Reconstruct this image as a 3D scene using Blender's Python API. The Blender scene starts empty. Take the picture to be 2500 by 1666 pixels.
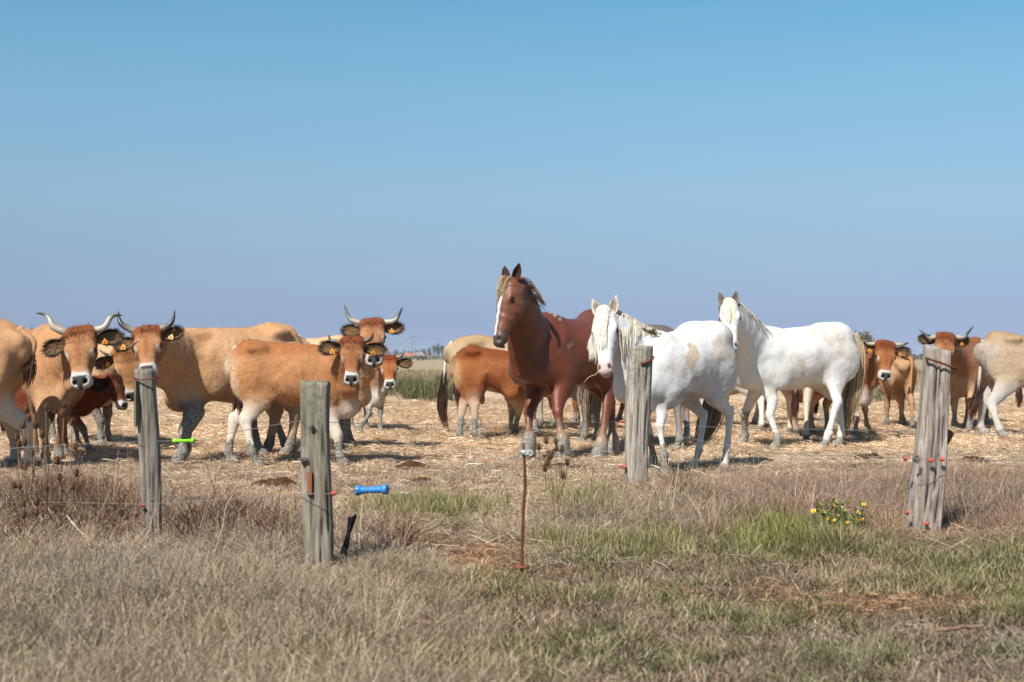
import bpy, math, random
import numpy as np
from mathutils import Vector, Matrix

random.seed(7)
rng = np.random.default_rng(11)
scene = bpy.context.scene
col = scene.collection

# ------------------------------------------------------------------ camera, sky, sun, exposure
FPX, CX, HY, CH = 3472.0, 1250.0, 872.0, 1.05      # focal length in photo pixels, principal column, horizon row, eye height
cam_d = bpy.data.cameras.new("camera")
cam_d.sensor_width = 36.0
cam_d.lens = 50.0
cam_d.shift_y = (HY - 833.0) / 2500.0
cam_d.clip_start = 0.1
cam_d.clip_end = 9000.0
cam_d.dof.use_dof = True
cam_d.dof.focus_distance = 12.5
cam_d.dof.aperture_fstop = 4.0
cam = bpy.data.objects.new("camera", cam_d)
cam.location = (0, 0, CH)
cam.rotation_euler = (math.radians(90), 0, 0)
col.objects.link(cam)
scene.camera = cam

SUN_DIR = np.array([-0.46, -0.78, 1.0]); SUN_DIR /= np.linalg.norm(SUN_DIR)
SUN_EL = math.asin(SUN_DIR[2])
SUN_AZ = math.atan2(SUN_DIR[0], SUN_DIR[1])         # from +Y towards +X
world = bpy.data.worlds.new("World")
scene.world = world
world.use_nodes = True
wn = world.node_tree.nodes; wl = world.node_tree.links
wn.clear()
w_out = wn.new("ShaderNodeOutputWorld")
w_bg = wn.new("ShaderNodeBackground")
w_sky = wn.new("ShaderNodeTexSky")
w_sky.sky_type = 'NISHITA'
w_sky.sun_disc = False
w_sky.sun_elevation = SUN_EL
w_sky.sun_rotation = SUN_AZ
w_sky.altitude = 0
w_sky.air_density = 1.0
w_sky.dust_density = 0.6
w_sky.ozone_density = 1.4
# the air's own colour by elevation (a dusty violet-blue horizon under a clean blue), the same all round the compass
w_geo = wn.new("ShaderNodeNewGeometry")
w_sep = wn.new("ShaderNodeSeparateXYZ")
w_ramp = wn.new("ShaderNodeValToRGB")
w_mul = wn.new("ShaderNodeMix"); w_mul.data_type = 'RGBA'; w_mul.blend_type = 'MULTIPLY'
w_mul.inputs[0].default_value = 1.0
w_abs = wn.new("ShaderNodeMath"); w_abs.operation = 'MULTIPLY'; w_abs.inputs[1].default_value = -1.0
wl.new(w_geo.outputs["Incoming"], w_sep.inputs[0])
wl.new(w_sep.outputs[2], w_abs.inputs[0])
wl.new(w_abs.outputs[0], w_ramp.inputs[0])
SKY_RAMP = [(0.0, (0.54, 0.70, 1.34)), (0.0121, (0.51, 0.67, 1.28)), (0.0248, (0.482, 0.61, 1.11)), (0.0621, (0.555, 0.672, 0.955)), (0.0781, (0.617, 0.735, 0.947)),
            (0.1048, (0.729, 0.858, 0.994)), (0.1637, (0.784, 1.032, 1.109)), (0.2036, (0.775, 1.128, 1.172)), (0.2404, (0.70, 1.16, 1.208)), (0.5, (0.68, 1.12, 1.18)), (1.0, (0.68, 1.08, 1.15))]
r = w_ramp.color_ramp
r.interpolation = 'CARDINAL'
while len(r.elements) < len(SKY_RAMP):
    r.elements.new(0.5)
for e, (p, c) in zip(r.elements, SKY_RAMP):
    e.position = p; e.color = (c[0] * .5, c[1] * .5, c[2] * .5, 1)
# a faint high streak of cirrus
w_tc = wn.new("ShaderNodeTexCoord")
w_map = wn.new("ShaderNodeMapping"); w_map.inputs["Scale"].default_value = (2.2, 2.2, 26.0); w_map.inputs["Rotation"].default_value = (0, math.radians(4), 0)
w_noise = wn.new("ShaderNodeTexNoise"); w_noise.inputs["Scale"].default_value = 1.0; w_noise.inputs["Detail"].default_value = 5.0
w_cr = wn.new("ShaderNodeMapRange"); w_cr.inputs[1].default_value = 0.5; w_cr.inputs[2].default_value = 0.8; w_cr.inputs[3].default_value = 0.0; w_cr.inputs[4].default_value = 0.10
w_cmix = wn.new("ShaderNodeMix"); w_cmix.data_type = 'RGBA'
w_cmix.inputs[7].default_value = (6.0, 7.0, 7.8, 1)
wl.new(w_tc.outputs["Generated"], w_map.inputs[0]); wl.new(w_map.outputs[0], w_noise.inputs["Vector"])
wl.new(w_noise.outputs[0], w_cr.inputs[0])
w_dbl = wn.new("ShaderNodeVectorMath"); w_dbl.operation = 'SCALE'; w_dbl.inputs[3].default_value = 2.0
wl.new(w_ramp.outputs[0], w_dbl.inputs[0])
wl.new(w_sky.outputs[0], w_mul.inputs[6]); wl.new(w_dbl.outputs[0], w_mul.inputs[7])
wl.new(w_mul.outputs[2], w_cmix.inputs[6]); wl.new(w_cr.outputs[0], w_cmix.inputs[0])
wl.new(w_cmix.outputs[2], w_bg.inputs[0])
w_bg.inputs[1].default_value = 0.0667
wl.new(w_bg.outputs[0], w_out.inputs[0])

sun_d = bpy.data.lights.new("sun", 'SUN')
sun_d.energy = 5.0
sun_d.angle = math.radians(0.53)
sun_d.color = (1.0, 0.955, 0.89)
sun = bpy.data.objects.new("sun", sun_d)
sun.rotation_euler = Vector(tuple(SUN_DIR)).to_track_quat('Z', 'Y').to_euler()
sun.location = (-6, -10, 14)
col.objects.link(sun)

scene.view_settings.view_transform = 'Standard'
scene.view_settings.look = 'None'
scene.view_settings.exposure = 0.60
scene.view_settings.gamma = 1.0
scene.view_settings.use_curve_mapping = False
scene.render.engine = 'CYCLES'
scene.cycles.max_bounces = 6
scene.cycles.transparent_max_bounces = 4
scene.cycles.use_denoising = True

# ------------------------------------------------------------------ helpers
ALB = .76        # the photograph's sunlit colours back to surface albedo under this sun and exposure
def lin(r, g, b, k=1.0):
    f = lambda v: ((v / 255.0 + 0.055) / 1.055) ** 2.4 if v > 10 else v / 255.0 / 12.92
    return np.array([f(r) * k, f(g) * k, f(b) * k])

def P(px, py, Y):
    return np.array([(px - CX) / FPX * Y, Y, CH - (py - HY) / FPX * Y])

def G(px, py):
    return P(px, py, FPX * CH / (py - HY))

def gz(x, y):
    """height of the ground sheet"""
    x = np.asarray(x, float); y = np.asarray(y, float)
    near = np.clip((30 - y) / 15, 0, 1)
    return near * (0.012 * np.sin(x * 1.7 + y * .6) + 0.010 * np.sin(x * .8 - y * 1.9 + 1) + 0.006 * np.sin(x * 4.1 + y * 3.3)) - 0.01

def smooth(a, b, x):
    t = np.clip((x - a) / (b - a), 0, 1)
    return t * t * (3 - 2 * t)

_H = rng.random((64, 64, 64))
def vnoise(p, s, seed=0):
    """smooth 3D value noise, 0..1"""
    q = p * s + seed * 17.13 + 100
    i = np.floor(q).astype(int); f = q - i; f = f * f * (3 - 2 * f)
    o = 0
    for dx in (0, 1):
        for dy in (0, 1):
            for dz in (0, 1):
                w = (f[:, 0] if dx else 1 - f[:, 0]) * (f[:, 1] if dy else 1 - f[:, 1]) * (f[:, 2] if dz else 1 - f[:, 2])
                o = o + w * _H[(i[:, 0] + dx) % 64, (i[:, 1] + dy) % 64, (i[:, 2] + dz) % 64]
    return o

def fbm(p, s, seed=0):
    return 0.55 * vnoise(p, s, seed) + 0.3 * vnoise(p, s * 2.1, seed + 1) + 0.15 * vnoise(p, s * 4.3, seed + 2)

def build(name, verts, faces, material, parent=None, colors=None, attrs=None, smooth_shade=True):
    """verts (n,3); faces: (m,k) int array or a list of such arrays"""
    me = bpy.data.meshes.new(name)
    verts = np.asarray(verts, np.float32)
    fl = faces if isinstance(faces, list) else [faces]
    fl = [np.asarray(f, np.int32) for f in fl if len(f)]
    me.vertices.add(len(verts)); me.vertices.foreach_set("co", verts.ravel())
    nl = sum(f.size for f in fl); npoly = sum(len(f) for f in fl)
    me.loops.add(nl); me.polygons.add(npoly)
    me.loops.foreach_set("vertex_index", np.concatenate([f.ravel() for f in fl]))
    tot = np.concatenate([np.full(len(f), f.shape[1], np.int32) for f in fl])
    st = np.concatenate([[0], np.cumsum(tot)[:-1]]).astype(np.int32)
    me.polygons.foreach_set("loop_start", st)
    me.polygons.foreach_set("use_smooth", np.full(npoly, smooth_shade))
    if colors is not None:
        a = me.attributes.new("coat", 'FLOAT_COLOR', 'POINT')
        c = np.ones((len(verts), 4), np.float32); c[:, :3] = np.asarray(colors) * ALB
        a.data.foreach_set("color", c.ravel())
    for k, v in (attrs or {}).items():
        a = me.attributes.new(k, 'FLOAT', 'POINT'); a.data.foreach_set("value", np.asarray(v, np.float32))
    me.update(calc_edges=True); me.validate()
    if material is not None:
        me.materials.append(material)
    o = bpy.data.objects.new(name, me)
    col.objects.link(o)
    if parent is not None:
        o.parent = parent
    return o

def tag(o, label=None, cat=None, group=None, kind=None):
    if label: o["label"] = label
    if cat: o["category"] = cat
    if group: o["group"] = group
    if kind: o["kind"] = kind
    return o

def empty(name, loc, rz=0.0):
    o = bpy.data.objects.new(name, None)
    o.empty_display_size = 0.1
    o.location = tuple(loc); o.rotation_euler = (0, 0, rz)
    col.objects.link(o)
    return o

def unit(v):
    v = np.asarray(v, float)
    return v / (np.linalg.norm(v) + 1e-12)

class MB:
    """collects vertices and faces of one mesh"""
    def __init__(s): s.v = []; s.f3 = []; s.f4 = []; s.c = []; s.n = 0
    def add(s, v, f, c=(1, 1, 1)):
        v = np.asarray(v, float); f = np.asarray(f, int) + s.n
        (s.f4 if f.shape[1] == 4 else s.f3).append(f)
        s.v.append(v); s.n += len(v)
        c = np.asarray(c, float)
        s.c.append(np.broadcast_to(c, (len(v), 3)))
    def build(s, name, m, parent=None, smooth_shade=True):
        fl = []
        if s.f4: fl.append(np.concatenate(s.f4))
        if s.f3: fl.append(np.concatenate(s.f3))
        return build(name, np.concatenate(s.v), fl, m, parent, colors=np.concatenate(s.c), smooth_shade=smooth_shade)

def tube(pts, rad, seg=8, cap=True):
    pts = np.asarray(pts, float); n = len(pts)
    rad = np.broadcast_to(np.asarray(rad, float), (n,))
    tan = np.gradient(pts, axis=0); tan /= np.linalg.norm(tan, axis=1)[:, None] + 1e-9
    ref = np.array([0.31, 0.2, 0.93]) if abs(tan[0][2]) < .8 else np.array([1.0, .1, .05])
    V = []
    u = unit(np.cross(tan[0], ref))
    for i in range(n):
        u = unit(u - tan[i] * (u @ tan[i])); w = np.cross(tan[i], u)
        a = np.arange(seg) / seg * 2 * np.pi
        V.append(pts[i] + rad[i] * (np.cos(a)[:, None] * u + np.sin(a)[:, None] * w))
    V = np.concatenate(V)
    i = np.arange(n - 1)[:, None] * seg; j = np.arange(seg)[None, :]; j2 = (j + 1) % seg
    F = np.stack([i + j, i + j2, i + seg + j2, i + seg + j], -1).reshape(-1, 4)
    T = np.zeros((0, 3), int)
    if cap:
        V = np.concatenate([V, pts[:1], pts[-1:]])
        jj = np.arange(seg); k2 = (jj + 1) % seg
        T = np.concatenate([np.stack([np.full(seg, n * seg), k2, jj], -1),
                            np.stack([np.full(seg, n * seg + 1), (n - 1) * seg + jj, (n - 1) * seg + k2], -1)])
    return V, F, T

def add_tube(mb, pts, rad, seg=8, c=(1, 1, 1)):
    V, q, t = tube(pts, rad, seg)
    n0 = mb.n
    mb.add(V, q, c)
    mb.f3.append(t + n0)

def spline(pts, n):
    """Catmull-Rom through pts, n samples"""
    p = np.asarray(pts, float)
    if len(p) == 2:
        t = np.linspace(0, 1, n)[:, None]; return p[0] * (1 - t) + p[1] * t
    q = np.concatenate([[2 * p[0] - p[1]], p, [2 * p[-1] - p[-2]]])
    t = np.linspace(0, len(p) - 1 - 1e-6, n); i = t.astype(int); f = (t - i)[:, None]
    a, b, c, d = q[i], q[i + 1], q[i + 2], q[i + 3]
    return .5 * (2 * b + (c - a) * f + (2 * a - 5 * b + 4 * c - d) * f ** 2 + (3 * b - a - 3 * c + d) * f ** 3)

def ribbons(paths, width, side):
    """paths (N,S,3), width (N,S) or (S,), side (N,3): flat tapering strands"""
    N, S, _ = paths.shape
    w = np.broadcast_to(np.asarray(width, float), (N, S))[..., None] * .5
    L = paths - side[:, None, :] * w; R = paths + side[:, None, :] * w
    V = np.stack([L, R], 2).reshape(-1, 3)
    b = (np.arange(N) * S * 2)[:, None] + (np.arange(S - 1) * 2)[None, :]
    F = np.stack([b, b + 1, b + 3, b + 2], -1).reshape(-1, 4)
    return V, F

def box_vf(c, half, R=None):
    c = np.asarray(c, float); h = np.asarray(half, float)
    v = np.array([[x, y, z] for x in (-1, 1) for y in (-1, 1) for z in (-1, 1)]) * h
    if R is not None: v = v @ np.asarray(R).T
    f = [[0, 1, 3, 2], [4, 6, 7, 5], [0, 4, 5, 1], [2, 3, 7, 6], [0, 2, 6, 4], [1, 5, 7, 3]]
    return v + c, f

def sphere_vf(c, r, nu=10, nv=7):
    c = np.asarray(c, float); r = np.broadcast_to(np.asarray(r, float), (3,))
    V = [[0, 0, 1]]
    for i in range(1, nv):
        th = np.pi * i / nv
        for j in range(nu):
            a = 2 * np.pi * j / nu
            V.append([math.sin(th) * math.cos(a), math.sin(th) * math.sin(a), math.cos(th)])
    V.append([0, 0, -1]); V = np.array(V) * r + c
    q = [[1 + i * nu + j, 1 + (i + 1) * nu + j, 1 + (i + 1) * nu + (j + 1) % nu, 1 + i * nu + (j + 1) % nu] for i in range(nv - 2) for j in range(nu)]
    t = [[0, 1 + j, 1 + (j + 1) % nu] for j in range(nu)] + [[len(V) - 1, 1 + (nv - 2) * nu + (j + 1) % nu, 1 + (nv - 2) * nu + j] for j in range(nu)]
    return V, np.array(q), np.array(t)

def add_sphere(mb, c, r, nu=10, nv=7, colr=(1, 1, 1)):
    V, q, t = sphere_vf(c, r, nu, nv)
    n0 = mb.n
    mb.add(V, q, colr); mb.f3.append(t + n0)

# ------------------------------------------------------------------ materials
def mat(name):
    m = bpy.data.materials.new(name); m.use_nodes = True
    nt = m.node_tree; nt.nodes.clear()
    out = nt.nodes.new("ShaderNodeOutputMaterial"); b = nt.nodes.new("ShaderNodeBsdfPrincipled")
    nt.links.new(b.outputs[0], out.inputs[0])
    return m, nt, b

def N(nt, t, **kw):
    n = nt.nodes.new(t)
    for k, v in kw.items(): setattr(n, k, v)
    return n

def mixc(nt, fac, a, b, mode='MIX'):
    n = N(nt, "ShaderNodeMix", data_type='RGBA', blend_type=mode)
    for i, v in ((0, fac), (6, a), (7, b)):
        if isinstance(v, bpy.types.NodeSocket): nt.links.new(v, n.inputs[i])
        elif i == 0: n.inputs[0].default_value = v
        else: n.inputs[i].default_value = (*v, 1)
    return n.outputs[2]

def noise(nt, scale, detail=4, vec=None, rough=.55, stretch=None):
    n = N(nt, "ShaderNodeTexNoise"); n.inputs["Scale"].default_value = scale
    n.inputs["Detail"].default_value = detail; n.inputs["Roughness"].default_value = rough
    if vec is None:
        tc = N(nt, "ShaderNodeTexCoord"); vec = tc.outputs["Object"]
    if stretch:
        mp = N(nt, "ShaderNodeMapping"); mp.inputs["Scale"].default_value = stretch
        nt.links.new(vec, mp.inputs[0]); vec = mp.outputs[0]
    nt.links.new(vec, n.inputs["Vector"])
    return n.outputs[0]

def rng_map(nt, v, a, b, c=0.0, d=1.0):
    n = N(nt, "ShaderNodeMapRange"); n.inputs[1].default_value = a; n.inputs[2].default_value = b
    n.inputs[3].default_value = c; n.inputs[4].default_value = d
    nt.links.new(v, n.inputs[0]); return n.outputs[0]

def attr(nt, name, out="Color", typ='GEOMETRY'):
    n = N(nt, "ShaderNodeAttribute", attribute_name=name, attribute_type=typ); return n.outputs[out]

def bump(nt, b, h, strength, dist):
    n = N(nt, "ShaderNodeBump"); n.inputs["Strength"].default_value = strength; n.inputs["Distance"].default_value = dist
    nt.links.new(h, n.inputs["Height"]); nt.links.new(n.outputs[0], b.inputs["Normal"]); return n

def math_n(nt, op, a, b=None):
    n = N(nt, "ShaderNodeMath", operation=op)
    for i, v in ((0, a), (1, b)):
        if v is None: continue
        if isinstance(v, bpy.types.NodeSocket): nt.links.new(v, n.inputs[i])
        else: n.inputs[i].default_value = v
    return n.outputs[0]

def fur_material(name, rough, spec, sheen, var=1.0, bmp=.55):
    m, nt, b = mat(name)
    c = attr(nt, "coat")
    # hairs lie back along the body: noise stretched along the animal's own length
    h1 = noise(nt, 1.0, 3, stretch=(22, 90, 60))
    h2 = noise(nt, 1.0, 4, stretch=(140, 380, 260))
    v1 = rng_map(nt, h1, .3, .7, 1 - .15 * var, 1 + .13 * var)
    v2 = rng_map(nt, h2, .3, .7, 1 - .22 * var, 1 + .2 * var)
    v = math_n(nt, 'MULTIPLY', v1, v2)
    vc = N(nt, "ShaderNodeCombineColor"); [nt.links.new(v, vc.inputs[i]) for i in range(3)]
    base = mixc(nt, 1.0, c, vc.outputs[0], 'MULTIPLY')
    # caked clay
    mud = attr(nt, "mud", "Fac")
    mn = noise(nt, 34, 5)
    vor = N(nt, "ShaderNodeTexVoronoi", feature='DISTANCE_TO_EDGE'); vor.inputs["Scale"].default_value = 38
    tc = N(nt, "ShaderNodeTexCoord"); nt.links.new(tc.outputs["Object"], vor.inputs["Vector"])
    crack = rng_map(nt, vor.outputs[0], 0.0, 0.16, 0.30, 1.0)
    mc = mixc(nt, rng_map(nt, mn, .35, .7), (.17, .158, .13), (.36, .335, .28))
    cc = N(nt, "ShaderNodeCombineColor"); [nt.links.new(crack, cc.inputs[i]) for i in range(3)]
    mc = mixc(nt, .8, mc, cc.outputs[0], 'MULTIPLY')
    mf = rng_map(nt, math_n(nt, 'ADD', mud, math_n(nt, 'MULTIPLY', math_n(nt, 'SUBTRACT', mn, .5), 1.1)), .4, .6)
    nt.links.new(mixc(nt, mf, base, mc), b.inputs["Base Color"])
    hh = math_n(nt, 'ADD', math_n(nt, 'MULTIPLY', h1, .6), math_n(nt, 'MULTIPLY', h2, .4))
    mh = math_n(nt, 'MULTIPLY', math_n(nt, 'ADD', math_n(nt, 'MULTIPLY', crack, .9), mn), mf)
    big = noise(nt, 9, 3)
    bh = math_n(nt, 'ADD', math_n(nt, 'ADD', hh, math_n(nt, 'MULTIPLY', mh, 2.2 * .55 / bmp)), math_n(nt, 'MULTIPLY', big, 1.6))
    bump(nt, b, bh, bmp, .011)
    b.inputs["Roughness"].default_value = rough
    b.inputs["Specular IOR Level"].default_value = spec
    b.inputs["Sheen Weight"].default_value = sheen
    b.inputs["Sheen Roughness"].default_value = .4
    return m

M = {}
M['fur'] = fur_material("cow_coat", .75, .16, .04)
M['fur_chestnut'] = fur_material("chestnut_coat", .40, .34, .0, 1.0, .38)
M['fur_horse'] = fur_material("horse_coat", .52, .22, .0, .6, .30)

def strand_material(name, rough=.55):
    m, nt, b = mat(name)
    c = attr(nt, "coat")
    n = noise(nt, 40, 3)
    v = rng_map(nt, n, .3, .7, .75, 1.2)
    vc = N(nt, "ShaderNodeCombineColor"); [nt.links.new(v, vc.inputs[i]) for i in range(3)]
    nt.links.new(mixc(nt, 1.0, c, vc.outputs[0], 'MULTIPLY'), b.inputs["Base Color"])
    b.inputs["Roughness"].default_value = rough; b.inputs["Specular IOR Level"].default_value = .3
    return m
M['hair'] = strand_material("hair")
M['ear'] = strand_material("ear_hair", .8)

def plain(name, c, rough=.6, var=.25, scale=30, bmp=.3, bdist=.004, spec=.4, attr_c=False):
    m, nt, b = mat(name)
    base = attr(nt, "coat") if attr_c else None
    n = noise(nt, scale, 5)
    v = rng_map(nt, n, .3, .7, 1 - var, 1 + var)
    vc = N(nt, "ShaderNodeCombineColor"); [nt.links.new(v, vc.inputs[i]) for i in range(3)]
    nt.links.new(mixc(nt, 1.0, base if attr_c else tuple(np.asarray(c) * ALB), vc.outputs[0], 'MULTIPLY'), b.inputs["Base Color"])
    b.inputs["Roughness"].default_value = rough; b.inputs["Specular IOR Level"].default_value = spec
    if bmp: bump(nt, b, n, bmp, bdist)
    return m
M['horn'] = plain("horn", (1, 1, 1), .38, .2, 55, .25, .004, .5, attr_c=True)
M['eye'] = plain("eye", (.012, .008, .006), .08, .1, 10, 0, 0, .6)
M['tag'] = plain("ear_tag_plastic", lin(232, 148, 40), .5, .08, 30, 0, 0, .5)
M['tag_ink'] = plain("tag_ink", (.04, .03, .02), .6, .1, 30, 0)

# ------------------------------------------------------------------ animals: one signed-distance body per animal, meshed as one continuous skin
class Field:
    def __init__(s, lo, hi, h):
        s.h = h; s.lo = np.asarray(lo, float)
        s.n = np.ceil((np.asarray(hi) - s.lo) / h).astype(int) + 1
        s.F = np.full(tuple(s.n), 0.3, np.float32)
    def block(s, lo, hi):
        i0 = np.clip(np.floor((lo - s.lo) / s.h).astype(int), 0, s.n - 1)
        i1 = np.clip(np.ceil((hi - s.lo) / s.h).astype(int) + 1, 1, s.n)
        if np.any(i1 <= i0): return None, None
        ax = [s.lo[a] + s.h * np.arange(i0[a], i1[a]) for a in range(3)]
        g = np.stack(np.meshgrid(*ax, indexing='ij'), -1)
        return (slice(i0[0], i1[0]), slice(i0[1], i1[1]), slice(i0[2], i1[2])), g
    def add(s, fn, lo, hi, k, carve=False):
        m = k + 3 * s.h
        sl, g = s.block(np.asarray(lo) - m, np.asarray(hi) + m)
        if sl is None: return
        d = fn(g.reshape(-1, 3)).reshape(g.shape[:3]).astype(np.float32)
        F = s.F[sl]
        if carve:
            d = -d
            hh = np.maximum(k - np.abs(F - d), 0) / k
            s.F[sl] = np.maximum(F, d) + hh * hh * k * .25
        else:
            hh = np.maximum(k - np.abs(F - d), 0) / k
            s.F[sl] = np.minimum(F, d) - hh * hh * k * .25

def ell_d(qs, qu, qa, rs, ru, ra, p=2.0):
    if p != 2.0:
        k = ((np.abs(qs) / rs) ** p + (np.abs(qu) / ru) ** p) ** (1 / p)
        k = np.sqrt(k * k + (qa / ra) ** 2)
        return (k - 1) * np.minimum(rs, ru) * .9
    k0 = np.sqrt((qs / rs) ** 2 + (qu / ru) ** 2 + (qa / ra) ** 2)
    k1 = np.sqrt((qs / rs ** 2) ** 2 + (qu / ru ** 2) ** 2 + (qa / ra ** 2) ** 2)
    return np.where(k1 < 1e-4, -np.minimum(rs, ru), k0 * (k0 - 1) / np.maximum(k1, 1e-6))

def seg_fn(a, b, ra, rb, side, cap=.8, p=2.0):
    """elliptic tapered segment; ra, rb = (radius along side, radius across)"""
    ab = b - a; L = np.linalg.norm(ab); ax = ab / L
    sd = unit(side - ax * (side @ ax)); up = np.cross(ax, sd)
    def fn(q):
        v = q - a; t = np.clip(v @ ax / L, 0, 1)
        w = v - t[:, None] * ab
        rs = ra[0] + (rb[0] - ra[0]) * t; ru = ra[1] + (rb[1] - ra[1]) * t
        return ell_d(w @ sd, w @ up, w @ ax, rs, ru, np.minimum(rs, ru) * cap + 1e-4, p)
    m = max(*ra, *rb)
    return fn, np.minimum(a, b) - m, np.maximum(a, b) + m

def chain_fn(segs):
    fns = [q[0] for q in segs]
    def fn(q):
        d = fns[0](q)
        for f_ in fns[1:]:
            e = f_(q); h_ = np.maximum(.012 - np.abs(d - e), 0) / .012; d = np.minimum(d, e) - h_ * h_ * .003
        return d
    return fn, np.minimum.reduce([q[1] for q in segs]), np.maximum.reduce([q[2] for q in segs])

def blob_fn(c, R, r):
    """ellipsoid; R columns = axes"""
    def fn(q):
        w = (q - c) @ R
        return ell_d(w[:, 0], w[:, 1], w[:, 2], r[0], r[1], r[2])
    m = max(r)
    return fn, c - m, c + m

def surface_nets(F, lo, h):
    s = F < 0
    nx, ny, nz = F.shape
    cnt = np.zeros((nx - 1, ny - 1, nz - 1), np.int8)
    cs = [(a, b, c) for a in (0, 1) for b in (0, 1) for c in (0, 1)]
    for a, b, c in cs:
        cnt += s[a:nx - 1 + a, b:ny - 1 + b, c:nz - 1 + c]
    act = (cnt > 0) & (cnt < 8)
    ijk = np.argwhere(act)
    idx = np.full(act.shape, -1, np.int32); idx[act] = np.arange(len(ijk))
    acc = np.zeros((len(ijk), 3)); num = np.zeros(len(ijk))
    for ca in cs:
        for axis in range(3):
            if ca[axis]: continue
            cb = list(ca); cb[axis] = 1
            A = F[ijk[:, 0] + ca[0], ijk[:, 1] + ca[1], ijk[:, 2] + ca[2]]
            B = F[ijk[:, 0] + cb[0], ijk[:, 1] + cb[1], ijk[:, 2] + cb[2]]
            m = (A < 0) != (B < 0)
            t = np.where(m, A / np.where(m, A - B, 1), 0)
            pt = np.tile(np.array(ca, float), (len(ijk), 1)); pt[:, axis] += t
            acc += pt * m[:, None]; num += m
    V = lo + h * (ijk + acc / num[:, None])
    Q = []
    for axis in range(3):
        o = [(1, 2), (2, 0), (0, 1)][axis]
        sl0 = [slice(1, -1)] * 3; sl1 = [slice(1, -1)] * 3
        sl0[axis] = slice(0, -1); sl1[axis] = slice(1, None)
        A, B = s[tuple(sl0)], s[tuple(sl1)]
        e = np.argwhere(A != B); inside = A[A != B]
        off = np.ones(3, int); off[axis] = 0
        e = e + off
        def cell(du, dv):
            q = e.copy(); q[:, o[0]] += du; q[:, o[1]] += dv
            return idx[q[:, 0], q[:, 1], q[:, 2]]
        quad = np.stack([cell(-1, -1), cell(0, -1), cell(0, 0), cell(-1, 0)], -1)
        quad[~inside] = quad[~inside][:, ::-1]
        Q.append(quad)
    Q = np.concatenate(Q)
    # two gentle relaxations
    for lam in (.5, .35):
        S = np.zeros_like(V); n = np.zeros(len(V))
        for k in range(4):
            np.add.at(S, Q[:, k], V[Q[:, (k + 1) % 4]] + V[Q[:, (k + 3) % 4]]); np.add.at(n, Q[:, k], 2)
        V = V * (1 - lam) + lam * S / n[:, None]
    return V, Q

def vert_normals(V, Q):
    n = np.cross(V[Q[:, 2]] - V[Q[:, 0]], V[Q[:, 3]] - V[Q[:, 1]])
    o = np.zeros_like(V)
    for k in range(4): np.add.at(o, Q[:, k], n)
    return o / (np.linalg.norm(o, axis=1)[:, None] + 1e-12)

# trunk tables: t from the rump (0) to the breast (1): top, bottom (of withers height), half width
TRUNK = {
 'cow':   np.array([[0, .90, .74, .07], [.05, .975, .60, .145], [.15, 1.02, .50, .20], [.24, 1.02, .475, .215], [.38, .985, .43, .235], [.50, .97, .405, .25],
                    [.62, .965, .40, .25], [.74, .985, .405, .22], [.85, 1.0, .40, .185], [.94, .95, .40, .145], [1.0, .84, .50, .085]]),
 'calf':  np.array([[0, .92, .78, .06], [.05, .985, .68, .12], [.15, 1.02, .60, .155], [.26, 1.02, .57, .165], [.40, .99, .53, .18], [.55, .975, .51, .185],
                    [.70, .98, .50, .17], [.85, .985, .49, .15], [.94, .93, .48, .12], [1.0, .82, .56, .07]]),
 'horse': np.array([[0, .86, .66, .07], [.05, .94, .57, .15], [.14, 1.0, .53, .195], [.24, 1.015, .505, .205], [.38, .97, .455, .205], [.52, .945, .43, .215],
                    [.66, .95, .435, .205], [.78, .99, .455, .18], [.88, .985, .46, .16], [.95, .90, .47, .14], [1.0, .78, .54, .09]]),
}
HEAD = {   # f (down the face), n (centre, off the forehead plane), half width, half depth; of head length
 'cow':   [(-.03, -.13, .205, .09), (.06, -.145, .235, .14), (.20, -.165, .240, .185), (.38, -.18, .232, .205), (.50, -.18, .200, .20), (.64, -.165, .155, .17),
           (.78, -.15, .142, .145), (.88, -.145, .162, .138), (.95, -.145, .155, .115), (.985, -.145, .125, .085)],
 'horse': [(-.01, -.12, .10, .09), (.08, -.13, .15, .13), (.20, -.165, .172, .175), (.34, -.185, .172, .20), (.46, -.18, .15, .185), (.60, -.15, .118, .145),
           (.76, -.125, .098, .115), (.90, -.115, .105, .105), (.97, -.115, .092, .085), (.995, -.12, .07, .06)],
}

def head_frame(poll, muz, hint):
    f = unit(muz - poll); n = np.asarray(hint, float); n = unit(n - f * (n @ f)); s = np.cross(n, f)
    return f, n, s       # s: seen from the front, towards the animal's own left

class Animal:
    pass

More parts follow.
